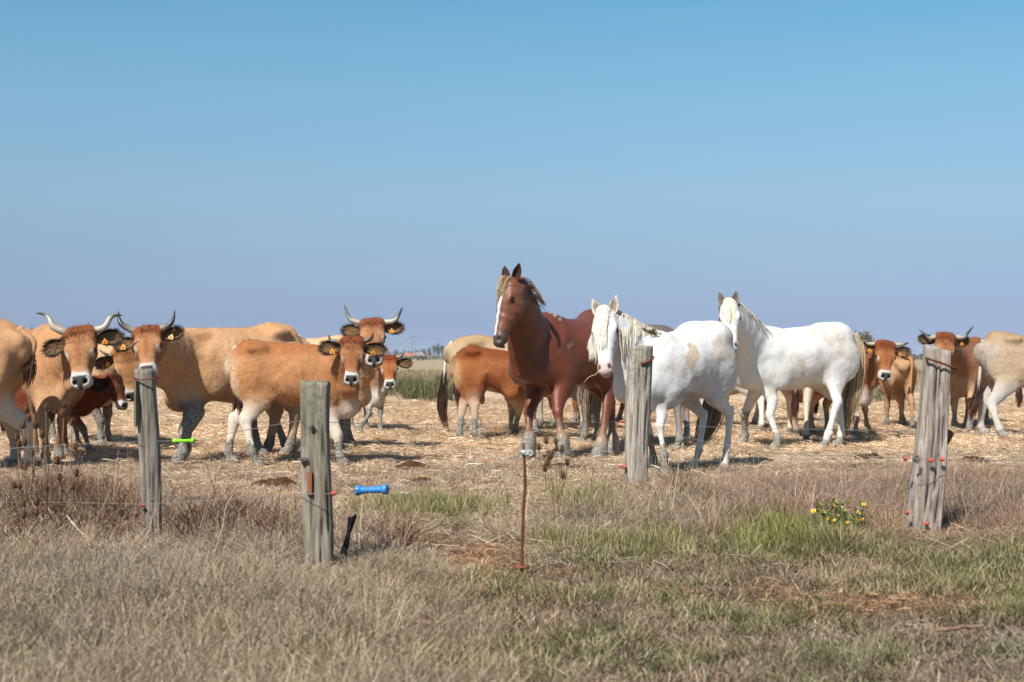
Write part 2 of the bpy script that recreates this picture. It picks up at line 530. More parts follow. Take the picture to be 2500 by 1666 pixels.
def make_animal(c):
    """c: dict of one animal. Returns the Animal with frame, root and parts."""
    A = Animal(); A.c = c
    sp = c['kind']; base = 'horse' if sp == 'horse' else 'cow'
    hd = unit(np.array([*c['hd'], 0.0])); lf = np.array([-hd[1], hd[0], 0.0]); up = np.array([0, 0, 1.0])
    R = np.stack([hd, lf, up], 1)
    org = np.array([*c['org'], 0.0]); 
    org[2] = float(gz(org[0], org[1]))
    A.R, A.org = R, org
    L = lambda p: (np.asarray(p, float) - org) @ R
    A.L = L
    H = c['H']; Lb = c['Lb']; Wm = c.get('W', 1.0)
    xr = c.get('xr', -Lb * .5); xf = xr + Lb
    T = TRUNK[sp].copy()
    xs = np.linspace(xr, xf, 60); tt = (xs - xr) / Lb
    top = np.interp(tt, T[:, 0], T[:, 1]) * H; bot = np.interp(tt, T[:, 0], T[:, 2]) * H; wid = np.interp(tt, T[:, 0], T[:, 3]) * H * Wm
    def plane_xz(lst, yoff=0.0):
        out = []
        for px, py in lst:
            d = P(px, py, 1.0) - P(px, py, 0.0)          # ray from the eye; meets the vertical plane of the animal's own spine
            eye = np.array([0, 0, CH]); nrm = lf
            t = ((org + lf * yoff - eye) @ nrm) / (d @ nrm)
            q = L(eye + d * t); out.append((q[0], q[2]))
        return np.array(sorted(out))
    if 'top' in c:
        q = plane_xz(c['top']); m = (xs >= q[0, 0] - .02) & (xs <= q[-1, 0] + .02)
        new = np.interp(xs, q[:, 0], q[:, 1]); sh0 = new - top
        w = np.clip(np.minimum((xs - q[0, 0]) / .12 + 1, (q[-1, 0] - xs) / .12 + 1), 0, 1)
        top = top + sh0 * w
    if 'bot' in c:
        q = plane_xz(c['bot']); new = np.interp(xs, q[:, 0], q[:, 1])
        w = np.clip(np.minimum((xs - q[0, 0]) / .12 + 1, (q[-1, 0] - xs) / .12 + 1), 0, 1)
        bot = bot + (new - bot) * w
    if c.get('debug'): print(c['name'], 'xr,xf', xr, xf, 'top', plane_xz(c.get('top', [])) if 'top' in c else '', 'bot', plane_xz(c['bot']) if 'bot' in c else '')
    ker = np.array([1, 2, 3, 2, 1.]); ker /= ker.sum()
    sm = lambda a: np.convolve(np.pad(a, 2, mode='edge'), ker, 'valid')
    top, bot, wid = sm(top), sm(bot), sm(wid)
    top = np.maximum(top, bot + .12 * H)
    A.xs, A.top, A.bot, A.wid, A.xr, A.xf = xs, top, bot, wid, xr, xf
    ftop = lambda x: np.interp(x, xs, top); fbot = lambda x: np.interp(x, xs, bot); fw = lambda x: np.interp(x, xs, wid)
    A.ftop, A.fbot, A.fw = ftop, fbot, fw
    hm = H / 1.35
    lm = c.get('legm', 1.12 if base == 'cow' else 1.0)
    # ---------------- head
    Lh = c['head']['L']
    hcfg = c['head']
    if 'poll' in hcfg:
        p0 = P(*hcfg['poll'], hcfg['Y'])
        if 'dY' in hcfg:
            p1 = P(*hcfg['muz'], hcfg['Y'] + hcfg['dY'])
            p1 = p0 + unit(p1 - p0) * Lh if hcfg.get('fixL') else p1
            Lh = np.linalg.norm(p1 - p0)
        else:
            eye = np.array([0, 0, CH]); d = unit(P(*hcfg['muz'], 1.0) - eye); v = eye - p0
            bq = v @ d; disc = bq * bq - (v @ v - Lh * Lh)
            t = -bq - math.sqrt(disc) if disc > 0 else -bq
            p1 = eye + d * t; Lh = np.linalg.norm(p1 - p0)
        p0, p1 = L(p0), L(p1); hint = R.T @ np.asarray(hcfg.get('n', (0, -1, .5)), float)
    else:                                                    # given in the animal's own frame: poll (x from the breast, z of withers), pitch
        p0 = np.array([xf + hcfg.get('x', .42) * H, hcfg.get('y', 0.0), hcfg.get('z', 1.02) * H])
        pt = math.radians(hcfg.get('pitch', 50)); yw = math.radians(hcfg.get('yaw', 0))
        f = np.array([math.cos(pt) * math.cos(yw), math.cos(pt) * math.sin(yw), -math.sin(pt)])
        p1 = p0 + f * Lh; hint = np.array([math.sin(pt) * math.cos(yw), math.sin(pt) * math.sin(yw), math.cos(pt)])
    f, n, s = head_frame(p0, p1, hint)
    A.hp, A.hf, A.hn, A.hs, A.Lh = p0, f, n, s, Lh
    Hd = lambda a, b, d: p0 + Lh * (f * a + s * b + n * d)     # (down face, sideways to own left, out of forehead)
    A.Hd = Hd
    # ---------------- legs
    legs = {}
    hoofZ = .0
    for nm in ('fl', 'fr', 'hl', 'hr'):
        sg = 1 if nm[1] == 'l' else -1
        front = nm[0] == 'f'
        lc = c.get('legs', {}).get(nm, {})
        y0 = sg * (fw(xr + (.84 if front else .17) * Lb)) * (.62 if front else .60)
        if front:
            xe = xr + .80 * Lb
            tpl = {'top': (xe + .03 * H, .76 * H), 'elb': (xe - .02 * H, .50 * H), 'fore': (xe, .40 * H), 'kn': (xe + .01 * H, .29 * H),
                   'can': (xe + .01 * H, .18 * H), 'fet': (xe + .012 * H, .085 * H), 'hf': (xe + .04 * H, 0)}
        else:
            xh = xr + .16 * Lb
            tpl = {'top': (xh + .02 * H, .80 * H), 'elb': (xh + .07 * H, .555 * H), 'fore': (xh - .01 * H, .445 * H), 'kn': (xh - .09 * H, .36 * H),
                   'can': (xh - .075 * H, .22 * H), 'fet': (xh - .055 * H, .09 * H), 'hf': (xh - .02 * H, 0)}
        J = {k: np.array([v[0], y0 * (1.0 if k in ('top', 'elb') else .9), v[1]]) for k, v in tpl.items()}
        if 'hoof' in lc:
            g = L(G(*lc['hoof'])); 
        elif 'xy' in lc:
            g = np.array([J['hf'][0] + lc['xy'][0], J['hf'][1] + lc['xy'][1], 0])
        else:
            g = J['hf'] + np.array([lc.get('dx', 0), lc.get('dy', 0), 0])
        d = g - J['hf']; d[2] = 0
        lift = lc.get('lift', 0.0)
        for k, wgt in (('hf', 1), ('fet', 1), ('can', .85), ('kn', .66), ('fore', .38), ('elb', .12)):
            J[k] = J[k] + d * wgt
        if lift:
            for k in ('hf', 'fet', 'can'): J[k][2] += lift
        wf = org + R @ J['hf']
        for k in ('fet', 'kn', 'elb'):
            if k in lc:
                wj = org + R @ J[k]
                new = L(P(*lc[k], wj[1])); dd = new - J[k]; J[k] = new
                if k == 'kn':
                    J['can'] = J['can'] + dd * .5; J['fore'] = J['fore'] + dd * .5
                if k == 'fet': J['can'] = J['can'] + dd * .4
        gl = org + R @ J['hf']; g0 = float(gz(gl[0], gl[1])) - org[2]
        J['hf'][2] = g0 + lift
        q = hm * lm
        if front:
            rad = {'top': (.06, .115), 'elb': (.07, .105), 'fore': (.050, .066), 'kn': (.043, .049), 'can': (.027, .034), 'fet': (.038, .042)}
        else:
            rad = {'top': (.075, .185), 'elb': (.078, .150), 'fore': (.050, .080), 'kn': (.037, .056), 'can': (.027, .038), 'fet': (.037, .043)}
        if base == 'horse':
            rad = {k: (v[0] * .98, v[1] * (1.0 if k in ('top', 'elb') else .95)) for k, v in rad.items()}
        if base == 'cow':
            for k in ('fore', 'kn'): rad[k] = (rad[k][0] * 1.1, rad[k][1] * 1.14)
        if front and 'forem' in c:
            for k in ('elb', 'fore'): rad[k] = (rad[k][0] * c['forem'], rad[k][1] * c['forem'])
        rad = {k: (v[0] * (hm if k == 'top' else q), v[1] * (hm if k == 'top' else q)) for k, v in rad.items()}
        legs[nm] = (J, rad, front, sg, g0)
    A.legs = legs
    # ---------------- field bounds
    ptsb = [np.array([xr - .12, -.34 * H, -.02]), np.array([xf + .12, .34 * H, 1.1 * H])]
    for a_ in (0, .5, 1):
        for b_ in (-.32, .32):
            for d_ in (-.5, .12): ptsb.append(Hd(a_, b_, d_))
    ptsb.append(Hd(1.06, 0, 0))
    for J, *_ in legs.values(): ptsb += [v for v in J.values()]; ptsb += [J['hf'] + [.1, .1, -.06], J['hf'] - [.1, .1, .06], J['kn'] + [.1, .1, 0], J['kn'] - [.1, .1, 0]]
    ptsb = np.array(ptsb)
    fld = Field(ptsb.min(0) - .05, ptsb.max(0) + .05, c.get('vox', .016))
    prim = []         # (group, fn, lo, hi, k)
    def put(fn3, k, grp): prim.append((grp, *fn3, k))
    # trunk
    cz = (top + bot) / 2; hh = (top - bot) / 2
    capx = .06 * H
    def trunk(q):
        x = np.clip(q[:, 0], xr, xf); ex = q[:, 0] - x
        z0 = np.interp(x, xs, cz); h0 = np.interp(x, xs, hh); w0 = np.interp(x, xs, wid)
        v = (q[:, 2] - z0) / h0
        # narrower along the spine than at the flank
        w1 = w0 * (1 - .20 * smooth(.1, 1.0, v) * (1 if base == 'cow' else .8) - .06 * smooth(.2, 1, -v))
        k = ((np.abs(q[:, 1]) / w1) ** 2.25 + np.abs(v) ** 2.25) ** (1 / 2.25)
        k = np.sqrt(k * k + (ex / capx) ** 2)
        return (k - 1) * np.minimum(w0, h0) * .85
    put((trunk, np.array([xr - capx, -wid.max(), bot.min()]), np.array([xf + capx, wid.max(), top.max()])), .01, 'trunk')
    yv = np.array([0, 1.0, 0])
    for nm, (J, rad, front, sg, g0) in legs.items():
        ks = ['top', 'elb', 'fore', 'kn', 'can', 'fet']
        put(chain_fn([seg_fn(J[a_], J[b_], rad[a_], rad[b_], yv, cap=.75) for a_, b_ in zip(ks[:-1], ks[1:])]), .09 * hm, 'leg_' + nm)
        q = hm * lm
        pas = J['fet'] * .45 + J['hf'] * .55; pas[2] = g0 + max(.055 * q, (J['fet'][2] - g0) * .45) + (J['hf'][2] - g0) * .9
        put(seg_fn(J['fet'], pas, rad['fet'], (.036 * q, .040 * q), yv), .03 * hm, 'leg_' + nm)
        ht = J['hf'] + np.array([-.005, 0, .06 * q]); hb = J['hf'] + np.array([.012, 0, .004])
        put(seg_fn(ht, hb, (.042 * q, .050 * q), (.053 * q, .066 * q), yv, cap=.12), .02 * hm, 'hoof_' + nm)
        if front:
            put(blob_fn(J['kn'] + np.array([.014 * hm, 0, .005]), np.eye(3), (.028 * q, .043 * q, .050 * q)), .025 * hm, 'leg_' + nm)
        put(blob_fn(J['fet'] + np.array([-.022 * q, 0, .004]), np.eye(3), (.022 * q, .030 * q, .026 * q)), .02 * hm, 'leg_' + nm)
        if not front:      # point of the hock
            put(blob_fn(J['kn'] + np.array([-.035 * hm, 0, .025 * hm]), np.eye(3), (.026 * q, .018 * q, .052 * q)), .03 * hm, 'leg_' + nm)
        if c.get('feather'):
            put(seg_fn(J['fet'] + np.array([-.015, 0, .05]), pas + np.array([-.01, 0, -.02]), (.05 * q, .055 * q), (.07 * q, .085 * q), yv), .05, 'leg_' + nm)
    # hips, pins, shoulders
    xh = xr + .20 * Lb
    if base == 'cow':
        for sg in (1, -1):
            put(blob_fn(np.array([xh + .06 * Lb, sg * fw(xh) * .86, ftop(xh) - .075 * H]), np.eye(3), (.075 * H, .03 * H, .032 * H)), .11 * hm, 'trunk')
            put(blob_fn(np.array([xr + .03, sg * .075 * H * Wm, ftop(xr + .05) - .07 * H]), np.eye(3), (.05 * H, .03 * H, .045 * H)), .07 * hm, 'trunk')
        put(blob_fn(np.array([xf - .02 * H, 0, fbot(xf - .12 * Lb) + .07 * H]), np.eye(3), (.11 * H, .085 * H * Wm, .10 * H)), .10 * hm, 'trunk')
    else:
        for sg in (1, -1):
            put(blob_fn(np.array([xh, sg * fw(xh) * .45, ftop(xh) - .09 * H]), np.eye(3), (.14 * H, .10 * H * Wm, .095 * H)), .10 * hm, 'trunk')
            put(blob_fn(np.array([xf - .03 * H, sg * .075 * H * Wm, .60 * H]), np.eye(3), (.085 * H, .075 * H * Wm, .10 * H)), .09 * hm, 'trunk')
    for sg in (1, -1):
        xe = xr + .80 * Lb; xq = xr + .14 * Lb; ms = 1.0 if base == 'cow' else 1.15
        put(blob_fn(np.array([xe - .03 * H, sg * fw(xe - .03 * H) * .80, .60 * H]), np.eye(3), (.10 * H, .045 * H * ms, .12 * H)), .055 * hm, 'trunk')      # triceps
        put(blob_fn(np.array([xe + .045 * H, sg * fw(xe) * .72, .70 * H]), np.array(Matrix.Rotation(-.35, 3, 'Y')), (.055 * H, .035 * H * ms, .17 * H)), .06 * hm, 'trunk')      # shoulder blade
        put(blob_fn(np.array([xq + .02 * H, sg * fw(xq + .05) * .70, .72 * H]), np.array(Matrix.Rotation(.25, 3, 'Y')), (.13 * H, .06 * H * ms, .17 * H)), .07 * hm, 'trunk')       # thigh
        J = legs['hl' if sg > 0 else 'hr'][0]
        xv = xr + .40 * Lb
        put(seg_fn(J['elb'] + np.array([.05 * H, 0, .03 * H]), np.array([xv, sg * fw(xv) * .62, fbot(xv) + .05 * H]), (.02 * H, .055 * H), (.015 * H, .035 * H), yv), .06 * hm, 'trunk')   # flank fold
    for b in c.get('blobs', []):       # extra masses: (x, y, z, rx, ry, rz, k)
        put(blob_fn(np.array(b[:3]), np.eye(3), b[3:6]), b[6], 'trunk')
    # neck
    hb = Hd(.21, 0, -.20) if base == 'cow' else Hd(.13, 0, -.20)
    nb = c.get('neck', {})
    xb = xf - nb.get('back', .10) * Lb
    b0 = np.array([xb, 0, ftop(xb) - nb.get('drop', .26) * H])
    r0 = nb.get('r0', (.118, .225) if base == 'cow' else (.125, .25)); r1 = nb.get('r1', (.078, .10) if base == 'cow' else (.072, .135))
    mid = (b0 + hb) / 2 + np.array([0, 0, nb.get('arch', .02)]) * H
    rm = ((r0[0] + r1[0]) * .48, (r0[1] + r1[1]) * .47)
    cent = spline([b0, mid, hb], 7)
    rr = np.array([np.interp(np.linspace(0, 1, 7), [0, .5, 1], [r0[i], rm[i], r1[i]]) * (H if i < 2 else 1) for i in (0, 1)]).T
    rr = rr * np.array([Wm ** .5, 1.0])
    sv0 = yv; sv1 = s * np.sign((s @ yv) or 1)
    nk = []; nsegs = []
    for i in range(6):
        w = (i + .5) / 6
        sv = unit(sv0 * (1 - w) + sv1 * w)
        nsegs.append(seg_fn(cent[i], cent[i + 1], tuple(rr[i]), tuple(rr[i + 1]), sv, cap=.7))
        ax = unit(cent[i + 1] - cent[i]); sd = unit(sv - ax * (sv @ ax)); upv = np.cross(sd, ax)
        upv = upv * np.sign(upv[2] if abs(upv[2]) > .05 else 1)
        nk.append((cent[i], ax, sd, upv, rr[i]))
    put(chain_fn(nsegs), .09 * hm, 'neck')
    A.neck = nk; A.neck_c = cent; A.neck_r = rr
    if base == 'cow':      # dewlap
        thr = Hd(.42, 0, -.36); bri = np.array([xf - .02, 0, fbot(xf - .1 * Lb) + .06 * H])
        mid2 = (thr + bri) / 2 + np.array([.01, 0, -.02])
        for a_, b_ in ((thr, mid2), (mid2, bri)):
            put(seg_fn(a_, b_, (.028 * H, .05 * H), (.035 * H, .06 * H), yv), .09 * hm, 'neck')
    # head
    st = HEAD[base]
    for (a0, n0, w0, d0), (a1, n1, w1, d1) in zip(st[:-1], st[1:]):
        wk = c.get('headw', 1.0)
        put(seg_fn(Hd(a0, 0, n0), Hd(a1, 0, n1), (w0 * Lh * wk, d0 * Lh), (w1 * Lh * wk, d1 * Lh), s, cap=.45 if base == 'cow' and a0 < 0 else .7, p=3.0 if base == 'cow' else 2.5), .02, 'head')
    if base == 'cow':
        for sg in (1, -1):
            put(blob_fn(Hd(.37, sg * .195, -.075), np.stack([f, s, n], 1), (.085 * Lh, .055 * Lh, .05 * Lh)), .04, 'head')
            put(blob_fn(Hd(.06, sg * .20, -.10), np.stack([f, s, n], 1), (.07 * Lh, .09 * Lh, .07 * Lh)), .03, 'head')
        put(seg_fn(Hd(-.01, .15, -.10), Hd(-.01, -.15, -.10), (.05 * Lh, .07 * Lh), (.05 * Lh, .07 * Lh), f), .04, 'head')
    else:
        for sg in (1, -1):
            put(blob_fn(Hd(.30, sg * .145, -.075), np.stack([f, s, n], 1), (.07 * Lh, .04 * Lh, .045 * Lh)), .035, 'head')
            put(blob_fn(Hd(.40, sg * .085, -.28), np.stack([f, s, n], 1), (.12 * Lh, .055 * Lh, .095 * Lh)), .04, 'head')
            put(blob_fn(Hd(.91, sg * .065, -.075), np.stack([f, s, n], 1), (.05 * Lh, .03 * Lh, .04 * Lh)), .02, 'head')
        put(blob_fn(Hd(1.0, 0, -.185), np.stack([f, s, n], 1), (.035 * Lh, .06 * Lh, .04 * Lh)), .02, 'head')
    for grp, fn, lo, hi, k in prim:
        fld.add(fn, lo, hi, k)
    for sg in (1, -1) if base == 'cow' else ():       # hollow of the flank, behind the last rib
        xv = xr + .375 * Lb
        fld.add(*blob_fn(np.array([xv, sg * fw(xv) * 1.0, ftop(xv) - .17 * H]), np.array(Matrix.Rotation(.5, 3, 'Y')), (.085 * H, .010 * H, .06 * H)), .09 * hm, carve=True)
    # nostrils, mouth, eye sockets
    for sg in (1, -1):
        if base == 'cow':
            fld.add(*blob_fn(Hd(.955, sg * .085, -.055), np.stack([unit(f + n * .3), unit(s + f * .5 * sg), n], 1), (.035 * Lh, .030 * Lh, .05 * Lh)), .012, carve=True)
            fld.add(*blob_fn(Hd(.40, sg * .245, -.115), np.stack([f, s, n], 1), (.05 * Lh, .03 * Lh, .035 * Lh)), .015, carve=True)
        else:
            fld.add(*blob_fn(Hd(.93, sg * .078, -.045), np.stack([f, s, n], 1), (.045 * Lh, .025 * Lh, .03 * Lh)), .012, carve=True)
            fld.add(*blob_fn(Hd(.33, sg * .185, -.10), np.stack([f, s, n], 1), (.04 * Lh, .028 * Lh, .03 * Lh)), .014, carve=True)
    fld.add(*seg_fn(Hd(1.0 if base == 'cow' else .985, .10, -.20), Hd(1.0 if base == 'cow' else .985, -.10, -.20), (.012 * Lh, .05 * Lh), (.012 * Lh, .05 * Lh), f), .01, carve=True)
    V, Q = surface_nets(fld.F, fld.lo, fld.h)
    nr = vert_normals(V, Q)
    xn_ = (V[:, 0] - xr) / Lb
    body = smooth(.40, .46, xn_) * smooth(.74, .66, xn_) * smooth(.46, .58, V[:, 2] / H) * smooth(.96, .86, V[:, 2] / H)
    V = V + nr * (body * c.get('ribs', .0 if base == 'horse' else .0022) * np.sin((V[:, 0] + .25 * (V[:, 2] - .7 * H)) * 2 * np.pi / .085))[:, None]
    away = smooth(.25, .45, np.linalg.norm(V - p0, axis=1))
    V = V + nr * ((fbm(V, 7.0, 31) - .5) * .016 * away)[:, None]
    # which region each vertex belongs to
    reg = {}
    for grp, fn, lo, hi, k in prim:
        m = np.all((V > lo - .15) & (V < hi + .15), 1)
        d = np.full(len(V), .3)
        if m.any(): d[m] = fn(V[m])
        reg[grp] = np.minimum(reg.get(grp, 1.0), d)
    A.V, A.Q, A.reg = V, Q, reg
    return A

# ------------------------------------------------------------------ animals: coats, ears, horns, manes, tails
def lerp(a, b, w):
    w = np.asarray(w)[:, None] if np.ndim(w) else w
    return a * (1 - w) + b * w

def coat(A):
    c = A.c; V, Q, reg = A.V, A.Q, A.reg
    H, Lb, Lh = c['H'], c['Lb'], A.Lh
    C = c['cols']
    xn = (V[:, 0] - A.xr) / Lb; zn = V[:, 2] / H
    nz = fbm(V, 3.2, c.get('seed', 1)); n2 = fbm(V, 9.0, c.get('seed', 1) + 3)
    leg = np.minimum.reduce([reg['leg_' + k] for k in ('fl', 'fr', 'hl', 'hr')]); hoof = np.minimum.reduce([reg['hoof_' + k] for k in ('fl', 'fr', 'hl', 'hr')])
    rest = np.minimum(reg['trunk'], reg['neck'])
    wleg = smooth(.05, -.02, leg - np.minimum(rest, .05))
    whead = smooth(.02, -.02, reg['head'] - np.minimum(reg['neck'], .04) * 1.0) * (reg['head'] < .03)
    hc = (V - A.hp) @ np.stack([A.hf, A.hs, A.hn], 1) / Lh
    a, b, d = hc[:, 0], hc[:, 1], hc[:, 2]
    nrm = vert_normals(V, Q)
    out = np.tile(C['main'], (len(V), 1))
    j = (nz - .5) * .25
    if c['kind'] != 'horse':
        out = lerp(out, C.get('back', C['main']), smooth(.86, 1.0, zn + j) * (1 - whead))
        out = lerp(out, C.get('neck', C['main']), smooth(.70, .95, xn + j) * smooth(.45, .65, zn) * .9)
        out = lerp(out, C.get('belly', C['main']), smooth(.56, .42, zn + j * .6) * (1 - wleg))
        out = lerp(out, C.get('rump', C['main']), smooth(.15, .01, xn + j * .8) * smooth(.98, .86, zn))
        out = lerp(out, C.get('leg', C['main']), np.clip(smooth(.62, .38, zn + j * .5), 0, 1) * np.maximum(wleg, smooth(.36, .3, zn)))
        if 'chest' in C:
            out = lerp(out, C['chest'], smooth(.86, 1.0, xn) * smooth(.66, .5, zn + j) * (reg['head'] > .03))
        hd = C.get('head', C['main']) * np.array([1, 1, 1]) * (.86 + .26 * ((c.get('seed', 1) * .377) % 1))
        out = lerp(out, hd, smooth(.10, .0, reg['head']))
        out = lerp(out, C.get('poll', hd), smooth(.26, .08, a + (n2 - .5) * .12) * (d > -.2) * (reg['head'] < .03))
        paleface = lerp(np.tile(hd, (len(V), 1)), np.array(C.get('cheek', hd * 1.25 + .04)), smooth(.13, .22, np.abs(b)))
        onh = reg['head'] < .025
        out = lerp(out, hd * 1.12 + .02, smooth(.55, .74, a) * onh * .7)
        mw = smooth(.775, .835, a + (n2 - .5) * .05 + smooth(.05, .13, np.abs(b)) * .035 + smooth(-.1, -.25, d) * .02) * onh
        out = lerp(out, np.array([.60, .555, .50]), mw)
        pad = smooth(.85, .88, a + (np.abs(b) * .5) ** 2) * smooth(.0, -.025, np.abs(b) - .13 + (a - .88) * .55) * smooth(-.20, -.16, d) * onh
        out = lerp(out, np.array([.062, .056, .058]), pad)
        for sg in (1, -1):
            nd = np.sqrt(((a - .945) * 1.0) ** 2 + (b - sg * .083) ** 2 + ((d + .06) * .8) ** 2)
            out = lerp(out, np.array([.006, .005, .005]), smooth(.052, .034, nd) * onh)
        out = lerp(out, np.array([.03, .026, .026]), smooth(.95, 1.0, a) * smooth(-.26, -.2, d) * smooth(-.12, -.16, d) * onh * .8)
        out = lerp(out, np.array(C.get('poll', hd)) * 1.25, smooth(.07, .02, np.abs(b + (n2 - .5) * .05)) * smooth(.2, .3, a) * smooth(.74, .6, a) * (d > -.12) * onh * .55)
        out = lerp(out, hd * np.array([1.22, 1.28, 1.35]), smooth(.09, .17, np.abs(b)) * smooth(.2, .28, a) * smooth(.42, .36, a) * onh * .8)
        ck = smooth(.12, .19, np.abs(b)) * smooth(.40, .52, a) * smooth(.80, .70, a) * onh
        out = lerp(out, hd * np.array([.60, .56, .55]), ck * .7)
        for sg in (1, -1):
            e = np.sqrt(((a - .455) / .105) ** 2 + ((np.abs(b) - .195) / .055) ** 2 + ((d + .085) / .10) ** 2)
            e = np.where(b * sg > 0, e, 9)
            out = lerp(out, np.array([.72, .62, .50]), smooth(1.15, .5, e + (n2 - .5) * .5) * onh * c.get('ring', .8))
            e = np.sqrt(((a - .405) / .06) ** 2 + ((b - sg * .235) / .06) ** 2 + ((d + .10) / .075) ** 2)
            out = lerp(out, np.array([.022, .015, .012]), smooth(1.0, .7, e) * onh)
        out = out * (1 + (n2 - .5)[:, None] * .22 + (nz - .5)[:, None] * .25)
    else:
        lg = smooth(*C.get('legz', (.40, .22)), zn + j * .5) * wleg
        out = lerp(out, C.get('back', C['main']), smooth(.8, 1.0, zn + j))
        if 'cream' in C:
            out = lerp(out, C['cream'], smooth(.45, .72, fbm(V, 2.6, 61)) * .55)
            out = lerp(out, C['grime'], np.clip(smooth(.62, .75, fbm(V, 5.5, 71)) * .35 + smooth(.62, .46, zn + j) * smooth(.5, .7, fbm(V, 6.5, 81)) * .45, 0, 1))
        out = lerp(out, C.get('leg', C['main']), lg)
        onh = reg['head'] < .03
        out = lerp(out, C.get('head', C['main']), smooth(.1, 0, reg['head']))
        mz = smooth(.74, .92, a + (n2 - .5) * .1) * onh
        out = lerp(out, C['muzzle'], mz)
        if 'blaze' in C:
            wdt = .034 + .02 * smooth(.5, .3, a) - .008 * smooth(.55, .8, a)
            ctr = .012 * np.sin(a * 7)
            out = lerp(out, C['blaze'], smooth(wdt + .010, wdt - .006, np.abs(b - ctr)) * smooth(.16, .22, a) * smooth(.90, .84, a) * (d > -.09) * onh)
        for sg in (1, -1):
            nd = np.sqrt((a - .93) ** 2 + (b - sg * .078) ** 2 + (d + .05) ** 2)
            out = lerp(out, C.get('nostril', np.array([.06, .04, .04])), smooth(.045, .025, nd) * onh)
            e = np.sqrt((a - .33) ** 2 + ((b - sg * .175) * .8) ** 2 + (d + .10) ** 2)
            out = lerp(out, C.get('eyerim', np.array([.04, .03, .03])), smooth(.055, .035, e) * onh)
        out = lerp(out, C.get('mouth', C['muzzle'] * .5), smooth(.012, .004, np.abs(d + .19 + (a - 1) * .2)) * (a > .88) * onh)
        out = out * (1 + (n2 - .5)[:, None] * C.get('var', .2) + (nz - .5)[:, None] * C.get('var', .2))
    # stains that the coat really carries, on the side they are seen
    W = A.org + V @ A.R.T
    px = CX + FPX * W[:, 0] / W[:, 1]; py = HY - FPX * (W[:, 2] - CH) / W[:, 1]
    facing = ((nrm @ A.R.T) * (np.array([0, 0, CH]) - W)).sum(1) > 0
    sn = fbm(V, 16.0, 5)
    for (sx, sy, rx, ry, cc, k) in c.get('stains', []):
        e = ((px - sx) / rx) ** 2 + ((py - sy) / ry) ** 2
        w = smooth(1.15, .5, e + (sn - .5) * 2.2) * k * facing
        out = lerp(out, np.array(cc), w)
    hf = hoof < leg + .004
    out = lerp(out, np.array(C.get('hoof', (.075, .062, .05))), smooth(.0, -.012, hoof - .003) * smooth(.075, .055, V[:, 2]))
    mud = np.zeros(len(V))
    for k in ('fl', 'fr', 'hl', 'hr'):
        mh = c.get('mud', {}).get(k, c.get('mudh', .22))
        ww = smooth(.03, -.0, reg['leg_' + k] - np.minimum.reduce([reg['leg_' + q] for q in ('fl', 'fr', 'hl', 'hr')])) * (reg['leg_' + k] < .05)
        mud = np.maximum(mud, ww * np.clip(.5 + (mh - V[:, 2]) / .16, 0, 1) * c.get('mudk', 1.0))
    mud = np.maximum(mud, smooth(.05, .0, V[:, 2]) * .40)
    return np.clip(out, .004, .9), mud

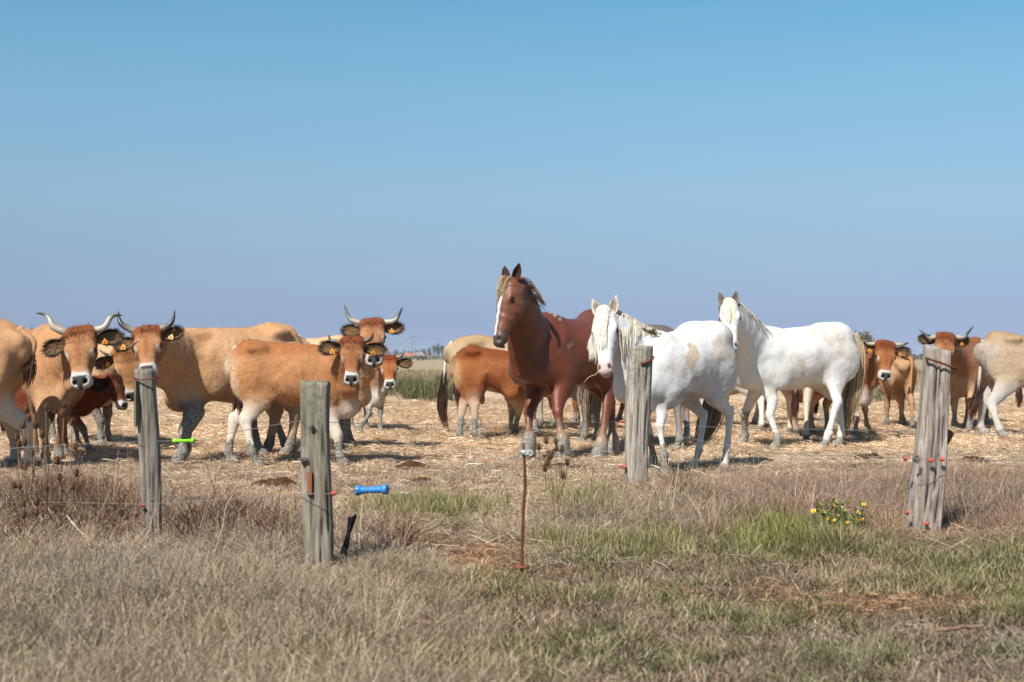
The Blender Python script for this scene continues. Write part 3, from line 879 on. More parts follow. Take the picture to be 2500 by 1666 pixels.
def ear_mesh(base, dr, op, Ln, W, kind, colr, name, parent, fringe=True):
    """a cupped leaf: base point, direction of the tip, direction it opens to (all local)"""
    dr = unit(dr); op = unit(op - dr * (op @ dr)); sd = np.cross(dr, op)
    nu, nv = 11, 9
    u = np.linspace(0, 1, nu)
    if kind == 'cow': prof = np.interp(u, [0, .15, .38, .60, .76, .88, .96, 1], [.42, .66, .96, 1.04, .90, .64, .34, .08])
    else: prof = np.interp(u, [0, .15, .35, .55, .75, .9, 1], [.55, .85, 1.0, .90, .62, .30, .03])
    v = np.linspace(-1, 1, nv)
    depth = (.42 if kind == 'cow' else .75) * W
    roll = (1 - u * .6)
    Pn = []
    for lay in (0, 1):
        th = (-.014 if lay == 0 else 0.0) * (Ln / .2)
        for i in range(nu):
            for j in range(nv):
                w = prof[i] * W
                cup = -depth * (1 - v[j] ** 2) * prof[i] * roll[i]
                bend = -.10 * Ln * u[i] ** 2 if kind == 'cow' else .06 * Ln * u[i] ** 2
                Pn.append(base + dr * (u[i] * Ln) + sd * (v[j] * w * (1 - .25 * roll[i] * abs(v[j]))) + op * (cup + bend + th * (1 - .8 * abs(v[j]) ** 3)))
    Pn = np.array(Pn)
    f = []
    for i in range(nu - 1):
        for j in range(nv - 1):
            a_ = i * nv + j
            f.append([a_, a_ + nv, a_ + nv + 1, a_ + 1])
            o = nu * nv + a_
            f.append([o, o + 1, o + nv + 1, o + nv])
    for i in range(nu - 1):
        for j in (0, nv - 1):
            a_ = i * nv + j; o = nu * nv + a_
            q = [a_, o, o + nv, a_ + nv]
            f.append(q if j == 0 else q[::-1])
    for j in range(nv - 1):
        a_ = (nu - 1) * nv + j; o = nu * nv + a_
        f.append([a_, o, o + 1, a_ + 1])
    inner, outer, rim = colr
    cc = np.zeros((2 * nu * nv, 3))
    for lay in (0, 1):
        for i in range(nu):
            for j in range(nv):
                k = lay * nu * nv + i * nv + j
                e = max(smooth(.42, .8, abs(v[j])), smooth(.68, .9, u[i]), smooth(.3, .0, u[i]) * .8)
                cc[k] = (inner * (1 - e) + rim * e) if lay else (outer * (1 - .7 * e) + rim * .7 * e)
    o = build(name, Pn, np.array(f), M['ear'], parent, colors=cc)
    if fringe:
        n = 460 if kind == 'cow' else 60
        uu = rng.random(n) ** .8; vv = np.where(rng.random(n) < .5, -1, 1) * (1 - .28 * rng.random(n) ** 2)
        inner_h = rng.random(n) < .38
        vv = np.where(inner_h, rng.uniform(-.6, .6, n), vv)
        pr = np.interp(uu, u, prof); rl = 1 - uu * .6
        p0 = base + dr * (uu * Ln)[:, None] + sd * (vv * pr * W * (1 - .25 * rl * abs(vv)))[:, None] + op * (-depth * (1 - vv ** 2) * pr * rl + (-.10 * Ln * uu ** 2 if kind == 'cow' else .06 * Ln * uu ** 2))[:, None]
        dd = sd * (vv * (.5 if kind == 'cow' else .2))[:, None] + dr * rng.uniform(.4, 1.0, n)[:, None] + op * rng.uniform(.1, .7, n)[:, None] + rng.normal(0, .25, (n, 3))
        dd /= np.linalg.norm(dd, axis=1)[:, None]
        ln = rng.uniform(.09, .20, n) * Ln * (.9 if kind == 'cow' else .5)
        t = np.linspace(0, 1, 3)
        pts = p0[:, None] + dd[:, None] * (ln[:, None] * t)[..., None]
        sdv = np.cross(dd, rng.normal(0, 1, (n, 3))); sdv /= np.linalg.norm(sdv, axis=1)[:, None]
        Vr, Fr = ribbons(pts, np.array([.0036, .003, .0008]), sdv)
        hc = np.where(inner_h[:, None], inner * 1.5, rim * 1.1) * rng.uniform(.7, 1.3, n)[:, None]
        tag(build("ear_fringe", Vr, Fr, M['hair'], o, colors=np.repeat(hc, 6, axis=0)), kind='stuff')
    return o

def horn_mesh(pts, r0, name, parent, tip_from=.45, c0=(.46, .40, .31), c1=(.035, .032, .032)):
    p = spline(pts, 16); t = np.linspace(0, 1, 16)
    rad = r0 * (1 - t) ** .72 * (1 + .06 * np.sin(t * 55) * (1 - t)) + .0022
    V, q, tr = tube(p, rad, 10)
    w = smooth(tip_from - .25, tip_from + .25, t)
    c = np.array(c0)[None] * (1 - w[:, None]) + np.array(c1)[None] * w[:, None]
    c[:2] = c[:2] * .6
    cc = np.concatenate([np.repeat(c, 10, axis=0), c[:1], c[-1:]])
    return build(name, V, [q, tr], M['horn'], parent, colors=cc)

def strands(roots, dirs, ln, seg, width, colr, drop=0.0, wav=.0):
    """hair tufts: roots (N,3), dirs (N,3), gravity droop"""
    n = len(roots); t = np.linspace(0, 1, seg)
    p = roots[:, None] + dirs[:, None] * (ln[:, None] * t)[..., None]
    p[..., 2] -= drop * (ln[:, None] * t ** 2)
    if wav: p = p + rng.normal(0, wav, (n, 1, 3)) * (t ** 2)[None, :, None] * ln[:, None, None]
    sd = np.cross(dirs, rng.normal(0, 1, (n, 3))); sd /= np.linalg.norm(sd, axis=1)[:, None] + 1e-9
    w = width * np.interp(t, [0, .3, 1], [.8, 1, .15])
    V, F = ribbons(p, w, sd)
    return V, F, np.repeat(colr, seg * 2, axis=0)

def finish(A):
    c = A.c; sp = c['kind']; H = c['H']; Lh = A.Lh; Hd = A.Hd
    root = empty(c['name'], A.org, math.atan2(A.R[1, 0], A.R[0, 0]))
    tag(root, c['label'], c['cat'], c.get('group'))
    A.root = root
    colr, mud = coat(A)
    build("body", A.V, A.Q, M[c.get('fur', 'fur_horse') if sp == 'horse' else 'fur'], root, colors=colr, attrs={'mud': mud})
    C = c['cols']
    f, n, s = A.hf, A.hn, A.hs
    if c.get('face', True):
        ez = (.405, .236, -.092) if sp != 'horse' else (.33, .163, -.10)
        for sg in (1, -1):
            V, q, t = sphere_vf(Hd(ez[0], sg * ez[1], ez[2]), (.032 if sp != 'horse' else .026) * Lh * 1.30, 12, 8)
            build("eye", V, [q, t], M['eye'], root)
    # ears
    if sp == 'horse':
        rot = c.get('ears', [(.1, 0), (.1, 0)])
        for k, sg in enumerate((1, -1)):
            fw, yaw = rot[k]
            ear_mesh(Hd(.03, sg * .105, -.12), -f * .95 + s * sg * (.28 + yaw) + n * (.05 + fw), (A.R.T @ np.array(c['ear_open']) if 'ear_open' in c else n + s * sg * .35), Lh * .29, Lh * .085, 'horse',
                     (C['ear_in'], C['ear_out'], C['ear_rim']), "ear", root)
    else:
        kE = c.get('earL', .40) * 1.18 * Lh
        ed = c.get('ears', [(.12, -.12), (.12, -.12)])
        for k, sg in enumerate((1, -1)):
            fd, nd = ed[k]
            base = Hd(.17, sg * .215, -.17); dr = s * sg + f * fd + n * nd; op = n * .9 + f * .35 - s * sg * .15
            e = ear_mesh(base, dr, op, kE, kE * .345, 'cow', (C.get('ear_in', np.array([.24, .13, .06])), C.get('ear_out', C['main'] * .6), C.get('ear_rim', np.array([.022, .014, .010]))), "ear", root)
            if c.get('tags', (1, 1))[k]:
                du = unit(dr); ou = unit(op - du * (op @ du))
                cc = base + du * kE * rng.uniform(.34, .58) + ou * .016 + A.R.T @ np.array([0, 0, -.034])
                tsz = c.get('tagsz', .024)
                R3 = np.stack([unit(np.cross(A.R.T @ np.array([0, 0, 1.0]), ou)), A.R.T @ np.array([0, 0, 1.0]), ou], 1)
                R3[:, 1] = np.cross(R3[:, 2], R3[:, 0]); R3 = R3 @ np.array(Matrix.Rotation(rng.uniform(-.35, .35), 3, 'Z')) @ np.array(Matrix.Rotation(rng.uniform(-.5, .5), 3, 'Y'))
                ol = np.array([(-1, -1), (1, -1), (1.05, -.2), (.85, .35), (.35, .75), (.3, 1.3), (-.3, 1.3), (-.35, .75), (-.85, .35), (-1.05, -.2)]) * tsz
                k_ = len(ol); vv = [cc + R3 @ np.array([x_, y_, z_]) for z_ in (-.002, .002) for x_, y_ in ol]
                side = [[i_, (i_ + 1) % k_, k_ + (i_ + 1) % k_, k_ + i_] for i_ in range(k_)]
                tg = build("ear_tag", np.array(vv), [np.array(side), np.array([list(range(k_, 2 * k_))]), np.array([list(range(k_ - 1, -1, -1))])], M['tag'], e, smooth_shade=False)
                v2 = []; q2 = []
                for i_, (bx, by, bw, bh) in enumerate([(-.38, .05, .06, .34), (.0, .05, .06, .34), (.38, .05, .06, .34), (.19, .35, .14, .05), (-.19, -.2, .14, .05)]):
                    vv, qq = box_vf(cc + R3 @ np.array([bx * tsz, (by - .4) * tsz, .0035]), (bw * tsz, bh * tsz, .0015), R3)
                    v2.append(vv); q2 += [[x + 8 * i_ for x in y] for y in qq]
                if c.get('vox', .016) < .016:
                    build("tag_print", np.concatenate(v2), np.array(q2), M['tag_ink'], e, smooth_shade=False)
    # horns
    hn = c.get('horns')
    if hn:
        for k, spec in enumerate(hn):
            sg = 1 if k == 0 else -1
            if spec is None: continue
            if isinstance(spec, list):
                b0 = Hd(.03, sg * .17, -.12); wY = (A.org + A.R @ b0)[1]
                pts = [b0] + [A.L(P(x, y, wY + dy)) for x, y, dy in spec]
            else:
                m = spec
                pts = [Hd(.03, sg * .17, -.12), Hd(.02, sg * .33 * m, -.10), Hd(-.06, sg * .47 * m, -.04), Hd(-.22 * m, sg * .56 * m, .03), Hd(-.36 * m, sg * .60 * m, .05)]
            horn_mesh(pts, c.get('hornr', .030), "horn", root, c.get('tipf', .45))
    # curly poll on cattle
    if sp != 'horse' and c.get('pollhair', True):
        m = 700
        a = rng.uniform(-.05, .24, m); b = rng.uniform(-.20, .20, m)
        roots = np.array([Hd(x, y, -.02 - .05 * (abs(y) / .2) ** 3 - .12 * max(0, .03 - x) / .08) for x, y in zip(a, b)])
        dirs = n * rng.uniform(.1, .6, m)[:, None] + f * rng.uniform(-.35, .5, m)[:, None] + s * rng.normal(0, .45, m)[:, None]
        dirs[a < .04] -= f * .7
        dirs /= np.linalg.norm(dirs, axis=1)[:, None]
        hc = C.get('poll', C['main'])[None] * rng.uniform(.65, 1.35, m)[:, None]
        Vs, Fs, cs = strands(roots, dirs, rng.uniform(.025, .06, m) * Lh / .5, 4, .0048, hc, .35, .35)
        tag(build("poll_hair", Vs, Fs, M['hair'], root, colors=cs), kind='stuff')
        # rough hair standing along the spine
        if c.get('spine', True):
            m = 320
            x = rng.uniform(A.xr + .08, A.xf + .02, m); y = rng.normal(0, .035, m)
            roots = np.stack([x, y, A.ftop(x) - .006 - np.abs(y) * .15], 1)
            dirs = np.stack([rng.uniform(-1, -.3, m), rng.normal(0, .3, m), rng.uniform(.25, .8, m)], 1); dirs /= np.linalg.norm(dirs, axis=1)[:, None]
            hc = C.get('back', C['main'])[None] * rng.uniform(.7, 1.25, m)[:, None]
            Vs, Fs, cs = strands(roots, dirs, rng.uniform(.012, .032, m), 3, .005, hc)
            tag(build("spine_hair", Vs, Fs, M['hair'], root, colors=cs), kind='stuff')
    if c.get('coathair', 0):
        m = c['coathair']; nrm = vert_normals(A.V, A.Q)
        hq = (A.V - A.hp) @ A.hf / Lh
        ok = np.where(((A.reg['head'] > .03) & (A.V[:, 2] > .35 * H)) | ((A.reg['head'] <= .03) & (hq < .72)))[0]
        i = rng.choice(ok, m)
        dirs = nrm[i] * .22 + np.array([-.75, 0, -.45]) + rng.normal(0, .18, (m, 3))
        onhd = (A.reg['head'][i] <= .03)[:, None]
        dirs = np.where(onhd, A.hf * .8 + nrm[i] * .2 + rng.normal(0, .3, (m, 3)), dirs)
        dirs -= nrm[i] * np.minimum((dirs * nrm[i]).sum(1) - .14, 0)[:, None]
        dirs /= np.linalg.norm(dirs, axis=1)[:, None]
        Vs, Fs, cs = strands(A.V[i] - nrm[i] * .002, dirs, rng.uniform(.012, .026, m), 3, .0042, colr[i] * rng.uniform(.72, 1.12, m)[:, None])
        tag(build("coat_hair", Vs, Fs, M['hair'], root, colors=cs), kind='stuff')
    # tail
    tl = c.get('tail', {})
    x0, z0 = A.xr + .0, A.ftop(A.xr + .02)
    tb = np.array([A.xr + .06, 0, A.ftop(A.xr + .06) - .015])
    if 'px' in tl:
        wY = (A.org + A.R @ np.array([A.xr - .06, 0, 0]))[1] + tl.get('dY', 0)
        pts = [tb] + [A.L(P(x, y, wY)) for x, y in tl['px']]
    elif sp == 'horse':
        pts = [tb, [A.xr - .07, 0, z0 - .10], [A.xr - .12, 0, z0 - .35], [A.xr - .10, .02, .45 * H], [A.xr - .08, .02, .22 * H]]
    else:
        pts = [tb, [A.xr - .06, 0, z0 - .05], [A.xr - .085, 0, z0 - .22], [A.xr - .07, .02, .55 * H], [A.xr - .05, .03, .36 * H], [A.xr - .05, .03, .22 * H]]
    pts = spline(np.array([np.asarray(p, float) for p in pts]), 24)
    tp = np.linspace(0, 1, 24)
    if sp == 'horse':
        V, q, tr = tube(pts[:12], np.linspace(.045, .02, 12), 8)
        to = build("tail", V, [q, tr], M['ear'], root, colors=np.tile(C['tail'][0], (len(V), 1)))
        m = tl.get('n', 420)
        k0 = rng.integers(0, 9, m)
        sprd = np.clip(rng.normal(0, .8, (m, 2)), -1.5, 1.5)
        S = 9; paths = np.zeros((m, S, 3)); tt = np.linspace(0, 1, S)
        ends = rng.uniform(.72, 1.0, m)
        for q_ in range(S):
            g = (k0 / 23) * (1 - tt[q_]) + ends * tt[q_]
            ctr = np.stack([np.interp(g, tp, pts[:, i]) for i in range(3)], 1)
            wd = tl.get('w', .06) * np.interp(g, [0, .25, .7, 1], [.55, .8, 1.0, .45])
            ctr[:, 0] += sprd[:, 0] * wd * .8; ctr[:, 1] += sprd[:, 1] * wd
            paths[:, q_] = ctr + rng.normal(0, .003, (m, 3))
        sd = rng.normal(0, 1, (m, 3)); sd[:, 2] = 0; sd /= np.linalg.norm(sd, axis=1)[:, None]
        Vs, Fs = ribbons(paths, .008 * np.interp(tt, [0, .7, 1], [1, 1, .2]), sd)
        w = tt[None, :, None] * rng.uniform(.6, 1.2, (m, 1, 1)); w = np.clip(w, 0, 1)
        cc = (C['tail'][0] * (1 - w) + C['tail'][1] * w) * rng.uniform(.65, 1.3, (m, 1, 1))
        tag(build("tail_hair", Vs, Fs, M['hair'], to, colors=np.repeat(cc.reshape(-1, 3), 2, axis=0)), kind='stuff')
    else:
        ks = 19
        tr_ = np.interp(tp[:ks], [0, .06, .2, .8], [.045, .036, .027, .016]) * H / 1.35
        V, q, t3 = tube(pts[:ks], tr_, 8)
        tc = np.array(tl.get('c', C.get('rump', C['main'])))
        to = build("tail", V, [q, t3], M['ear'], root, colors=np.tile(tc, (len(V), 1)))
        m = tl.get('n', 160); S = 7; tt = np.linspace(0, 1, S)
        g0 = rng.uniform(.56, .78, m) if not tl.get('long') else rng.uniform(.50, .78, m); e = rng.uniform(.82, 1.0, m)
        sprd = np.clip(rng.normal(0, .8, (m, 2)), -1.5, 1.5); paths = np.zeros((m, S, 3))
        for q_ in range(S):
            g = g0 * (1 - tt[q_]) + e * tt[q_]
            ctr = np.stack([np.interp(g, tp, pts[:, i]) for i in range(3)], 1)
            wd = tl.get('w', .032) * np.interp(g, [0, .55, .8, 1], [.5, .5, 1.0, .6])
            ctr[:, :2] += sprd * wd[:, None]; paths[:, q_] = ctr + rng.normal(0, .003, (m, 3))
        sd = rng.normal(0, 1, (m, 3)); sd[:, 2] = 0; sd /= np.linalg.norm(sd, axis=1)[:, None]
        Vs, Fs = ribbons(paths, .008 * np.interp(tt, [0, .7, 1], [1, 1, .2]), sd)
        t0, t1 = tl.get('tuft', ((.03, .018, .015), (.16, .055, .03)))
        w = np.clip(tt[None, :, None] * rng.uniform(.4, 1.2, (m, 1, 1)), 0, 1)
        cc = (np.array(t0) * (1 - w) + np.array(t1) * w) * rng.uniform(.6, 1.4, (m, 1, 1))
        tag(build("tail_tuft", Vs, Fs, M['hair'], to, colors=np.repeat(cc.reshape(-1, 3), 2, axis=0)), kind='stuff')
    # mane and forelock
    for (crest, n_l, lock, c1, c2) in c.get('long_mane', []):
        # long locks that fall from the crest and lie on the near side of the neck
        W = A.org + A.V @ A.R.T
        vx = CX + FPX * W[:, 0] / W[:, 1]; vy = HY - FPX * (W[:, 2] - CH) / W[:, 1]
        g = 4.0; x_0, y_0 = vx.min(), vy.min(); nxg, nyg = int((vx.max() - x_0) / g) + 2, int((vy.max() - y_0) / g) + 2
        dep = np.full((nxg, nyg), 99.0); np.minimum.at(dep, (((vx - x_0) / g).astype(int), ((vy - y_0) / g).astype(int)), W[:, 1])
        dep[dep > 90] = np.median(dep[dep < 90])
        cr = np.array(crest, float); m = n_l; S = 12; tt = np.linspace(0, 1, S)
        nl = max(8, m // 30); pu = np.sort(rng.random(nl)); kk = rng.integers(0, nl, m); pw = np.clip(pu[kk] + rng.normal(0, .035, m), 0, 1)
        tk = np.linspace(0, 1, len(cr)); rx, ry, rl = [np.interp(pw, tk, cr[:, i]) for i in range(3)]
        dx = np.interp(pw, tk, cr[:, 3]) + rng.normal(0, 5, nl)[kk]; rl = rl * rng.uniform(.6, 1.1, nl)[kk] * rng.uniform(.8, 1.05, m)
        tipx = np.interp(pu, tk, cr[:, 0])[kk]; ly = rng.uniform(.008, .04, m); paths = np.zeros((m, S, 3)); last = None
        for q_ in range(S):
            t_ = tt[q_]; X = (rx * (1 - .6 * t_) + tipx * .6 * t_) + dx * t_ ** 1.4; Yp = ry - 3 * math.sin(math.pi * min(1, t_ * 3)) + rl * t_
            D = dep[np.clip(((X - x_0) / g).astype(int), 0, nxg - 1), np.clip(((Yp - y_0) / g).astype(int), 0, nyg - 1)] - ly
            D = D if last is None else np.clip(.35 * D + .65 * last, last - .03, last + .02); last = D
            w_ = np.stack([(X - CX) / FPX * D, D, CH - (Yp - HY) / FPX * D], 1); paths[:, q_] = A.L(w_)
        sd = rng.normal(0, .5, (m, 3)) + A.R.T @ np.array([1.0, 0, 0]); sd /= np.linalg.norm(sd, axis=1)[:, None]
        Vs, Fs = ribbons(paths, lock * np.interp(tt, [0, .7, 1], [1, 1, .2]), sd)
        cc = np.where((rng.random(nl) < .3)[kk][:, None], np.array(c2), np.array(c1)) * (rng.uniform(.8, 1.12, m) * rng.uniform(.8, 1.1, nl)[kk])[:, None]
        tag(build("long_mane", Vs, Fs, M['hair'], root, colors=np.repeat(cc, S * 2, axis=0)), kind='stuff')
    if sp == 'horse' and 'mane' in c:
        mn = c['mane']; sg = mn.get('side', 1)
        m = mn.get('n', 420); S = 10; tt = np.linspace(0, 1, S)
        nc = max(8, m // 14); uc = np.sort(mn.get('from', 0) + rng.random(nc) * (5.99 - mn.get('from', 0))); lc_ = rng.uniform(.7, 1.15, nc); fc = rng.normal(mn.get('fwd', 0), .035, nc)
        ki = rng.integers(0, nc, m); u = np.clip(uc[ki] + rng.normal(0, .22, m), 0, 5.98); i = u.astype(int); fr = u - i
        cen, axx, sdd, upp, rr = [np.array([k_[j] for k_ in A.neck]) for j in range(5)]
        cn = np.concatenate([cen, A.neck_c[-1:]]); rr2 = np.concatenate([rr, A.neck_r[-1:]])
        c0 = cn[i] * (1 - fr)[:, None] + cn[i + 1] * fr[:, None]; r0 = rr2[i] * (1 - fr)[:, None] + rr2[i + 1] * fr[:, None]
        sg_i = np.where((rng.random(nc) < mn.get('both', .1))[ki], -sg, sg)
        lat = sdd[i] * np.sign(sdd[i][:, 1])[:, None] * sg_i[:, None]; upv = upp[i]
        ln = np.interp(u / 6, [0, .35, .75, 1], mn['len']) * lc_[ki] * rng.uniform(.75, 1.1, m)
        shift = fc[ki] - (u - uc[ki]) * .05
        ou = lat * np.array([1, 1, 0.0]); ou /= np.linalg.norm(ou, axis=1)[:, None] + 1e-9
        wid = r0[:, 0] * rng.uniform(.95, 1.05, m) + rng.uniform(.012, .035, m) + mn.get('puff', 0) * np.interp(u / 6, [0, .5, 1], [.6, 1, .55]); st0 = rng.uniform(.005, .02, m)
        paths = np.zeros((m, S, 3))
        for q_ in range(S):
            dr = ln * tt[q_]
            paths[:, q_] = c0 + upv * (r0[:, 1] + st0 * math.sin(math.pi * min(1, tt[q_] * 1.5 + .2)))[:, None] + ou * (wid * np.sin(np.minimum(1, dr / .15) * np.pi / 2))[:, None] + axx[i] * (shift * tt[q_] ** 1.3)[:, None]
            paths[:, q_, 2] -= np.maximum(dr - .03, dr * .3)
        sd = axx[i] + rng.normal(0, .4, (m, 3)); sd /= np.linalg.norm(sd, axis=1)[:, None]
        Vs, Fs = ribbons(paths, mn.get('wd', .009) * np.interp(tt, [0, .7, 1], [1, 1, .15]), sd)
        cc = np.array(C['mane'])[None] * rng.uniform(.72, 1.2, m)[:, None]
        cc = np.where((rng.random(m) < .25)[:, None], np.array(C.get('mane2', C['mane'])), cc)
        tag(build("mane", Vs, Fs, M['hair'], root, colors=np.repeat(cc, S * 2, axis=0)), kind='stuff')
        fl = mn.get('fore', {}); m = fl.get('n', 220)
        nl = max(6, m // 40); lb = rng.uniform(*fl.get('b', (-.09, .09)), nl); ll = rng.uniform(.65, 1.1, nl); kl = rng.integers(0, nl, m)
        lt = lb * fl.get('spread', 1.6) + fl.get('to', 0.0) + rng.normal(0, .025, nl)
        a0 = rng.uniform(-.04, .05, m); b0 = np.clip(lb[kl] + rng.normal(0, .018, m), -.10, .10)
        ln = ll[kl] * rng.uniform(.82, 1.05, m) * fl.get('len', .45); sp_ = lt[kl] + rng.normal(0, .014, m)
        paths = np.zeros((m, S, 3)); jit = rng.random(m) * .025
        for q_ in range(S):
            t_ = tt[q_]; e_ = t_ ** 1.2
            aa = a0 + ln * t_; bb = b0 * (1 - e_) + sp_ * e_
            hw = np.interp(np.clip(aa, 0, 1), [0, .15, .34, .6, 1], [.14, .175, .18, .14, .09])
            off = .022 - .15 * np.clip(np.abs(bb) / hw, 0, 1.25) ** 2.2 + .03 * math.sin(math.pi * min(t_ * 1.3, 1)) + jit
            paths[:, q_] = A.hp + Lh * (f * aa[:, None] + s * bb[:, None] + n * off[:, None])
        sd = s + rng.normal(0, .4, (m, 3)); sd /= np.linalg.norm(sd, axis=1)[:, None]
        Vs, Fs = ribbons(paths, mn.get('wd', .009) * np.interp(tt, [0, .7, 1], [1, 1, .15]), sd)
        cc = np.array(C.get('fore', C['mane']))[None] * (rng.uniform(.8, 1.15, m) * rng.uniform(.75, 1.15, nl)[kl])[:, None]
        tag(build("forelock", Vs, Fs, M['hair'], root, colors=np.repeat(cc, S * 2, axis=0)), kind='stuff')
    return root

# ------------------------------------------------------------------ the herd
K = .80
def cols(main, back=None, neck=None, belly=None, leg=None, rump=None, head=None, poll=None, chest=None, **kw):
    d = {'main': lin(*main, K)}
    for k, v in dict(back=back, neck=neck, belly=belly, leg=leg, rump=rump, head=head, poll=poll, chest=chest).items():
        if v is not None: d[k] = lin(*v, K)
    d.update(kw); return d
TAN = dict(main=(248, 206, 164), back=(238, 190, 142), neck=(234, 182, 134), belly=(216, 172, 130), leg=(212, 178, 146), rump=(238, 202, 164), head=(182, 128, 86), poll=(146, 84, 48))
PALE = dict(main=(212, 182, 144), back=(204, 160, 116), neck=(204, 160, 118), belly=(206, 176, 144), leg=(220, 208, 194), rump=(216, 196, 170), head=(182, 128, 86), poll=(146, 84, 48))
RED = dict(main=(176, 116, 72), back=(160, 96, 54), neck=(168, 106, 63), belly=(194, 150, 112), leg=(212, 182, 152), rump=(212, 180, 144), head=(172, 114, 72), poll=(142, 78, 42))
HERD = 'tan cattle standing in the dry paddock'
HORSES = 'horses standing among the cattle'
herd = []
def cow(**k):
    k.setdefault('kind', 'cow'); k.setdefault('name', 'cow'); k.setdefault('cat', 'cow'); k.setdefault('group', HERD)
    k.setdefault('H', 1.35); k.setdefault('Lb', 1.5); herd.append(k)

# --- left cluster
cow(label='pale tan cow cut off by the left frame edge showing only its hindquarters', hd=(-1, .12), org=(-5.17, 13.0), H=1.40, Lb=1.5, vox=.015, mudh=.10,
    cols=cols(**dict(TAN, main=(224, 172, 126), back=(210, 156, 110), leg=(230, 218, 204), belly=(224, 190, 156), rump=(218, 166, 120))), head=dict(L=.52, z=.95), horns=(1, 1), face=False,
    blobs=[(-.30, 0, .60, .17, .12, .14, .1)], tail=dict(px=[(82, 835), (76, 880), (64, 960)], n=90),
    legs=dict(hl=dict(hoof=(60, 1146), kn=(62, 1040)), hr=dict(hoof=(26, 1138), kn=(28, 1040))))
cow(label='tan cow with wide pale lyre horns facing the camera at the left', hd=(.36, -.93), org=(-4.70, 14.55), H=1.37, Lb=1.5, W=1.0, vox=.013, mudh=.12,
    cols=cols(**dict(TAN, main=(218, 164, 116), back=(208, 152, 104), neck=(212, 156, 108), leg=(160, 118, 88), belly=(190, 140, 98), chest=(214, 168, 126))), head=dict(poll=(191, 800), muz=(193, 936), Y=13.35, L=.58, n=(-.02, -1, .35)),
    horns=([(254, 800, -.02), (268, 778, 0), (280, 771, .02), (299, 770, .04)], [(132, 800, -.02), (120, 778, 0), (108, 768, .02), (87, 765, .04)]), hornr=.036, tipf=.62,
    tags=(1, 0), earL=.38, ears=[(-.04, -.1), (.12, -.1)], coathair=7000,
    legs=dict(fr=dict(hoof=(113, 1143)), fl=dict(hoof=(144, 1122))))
cow(kind='calf', name='calf', cat='calf', label='dark reddish calf in profile between the two horned cows at the left', hd=(1, -.12), org=(-5.14, 15.7), H=.93, Lb=.9, vox=.013,
    cols=cols((138, 70, 40), back=(128, 58, 30), neck=(140, 68, 38), belly=(140, 86, 58), leg=(150, 90, 60), rump=(140, 70, 40), head=(132, 74, 48), poll=(104, 48, 26), ear_in=np.array([.07, .035, .02])),
    head=dict(poll=(284, 916), muz=(310, 994), Y=15.45, dY=-.06, L=.36, n=(.9, -.35, .35)), headw=.95, horns=None, tags=(0, 0), ears=[(.1, -.5), (.1, -.5)], earL=.46, ring=.15, coathair=3500, mudh=.30,
    legs=dict(fr=dict(hoof=(222, 1108), kn=(204, 1050)), fl=dict(hoof=(195, 1092))))
cow(label='curly faced tan cow lowering its head behind the slender fence post', hd=(.62, -.78), org=(-5.16, 17.05), H=1.32, Lb=1.45, vox=.014, mudh=.45,
    cols=cols(**dict(TAN, head=(206, 150, 100), poll=(192, 128, 78), leg=(120, 90, 66))), head=dict(poll=(307, 850), muz=(325, 975), Y=15.9, L=.55, n=(.25, -1, .3)),
    horns=(1, [(292, 862, 0), (270, 868, -.02), (254, 863, -.03), (241, 853, 0)]), hornr=.032, tags=(0, 1), earL=.36, ears=[(.1, -.1), (.25, -.05)], coathair=4000,
    legs=dict(fr=dict(hoof=(248, 1092), kn=(246, 1030))))
cow(label='large tan cow with upturned dark horns looking over the slender fence post', hd=(-.76, -.65), org=(-2.86, 14.98), H=1.36, Lb=1.5, vox=.012, mudh=.12, mud=dict(fl=.60, fr=.48, hl=.2, hr=.2), legm=1.26,
    cols=cols(**dict(TAN, main=(232, 182, 136), back=(222, 168, 120), neck=(228, 174, 126), rump=(230, 186, 144))), head=dict(poll=(357, 797), muz=(357, 908), Y=13.75, L=.54, n=(-.03, -1, .5)),
    top=[(421, 804), (507, 801), (611, 800), (654, 786), (706, 794), (731, 832)], bot=[(440, 1000), (483, 977), (525, 980), (574, 985)],
    horns=([(412, 795, -.03), (423, 779, -.01), (427, 757, .03)], [(300, 795, -.03), (291, 779, -.01), (289, 760, .03)]), hornr=.034, tipf=.2, earL=.36, ears=[(-.28, -.05), (.06, -.05)], coathair=7000,
    legs=dict(fl=dict(hoof=(436, 1134), kn=(452, 1052), elb=(468, 978)), fr=dict(hoof=(446, 1122)), hl=dict(hoof=(700, 1112)), hr=dict(hoof=(648, 1110))), stains=[(500, 822, 22, 12, lin(150, 88, 48), .5)])
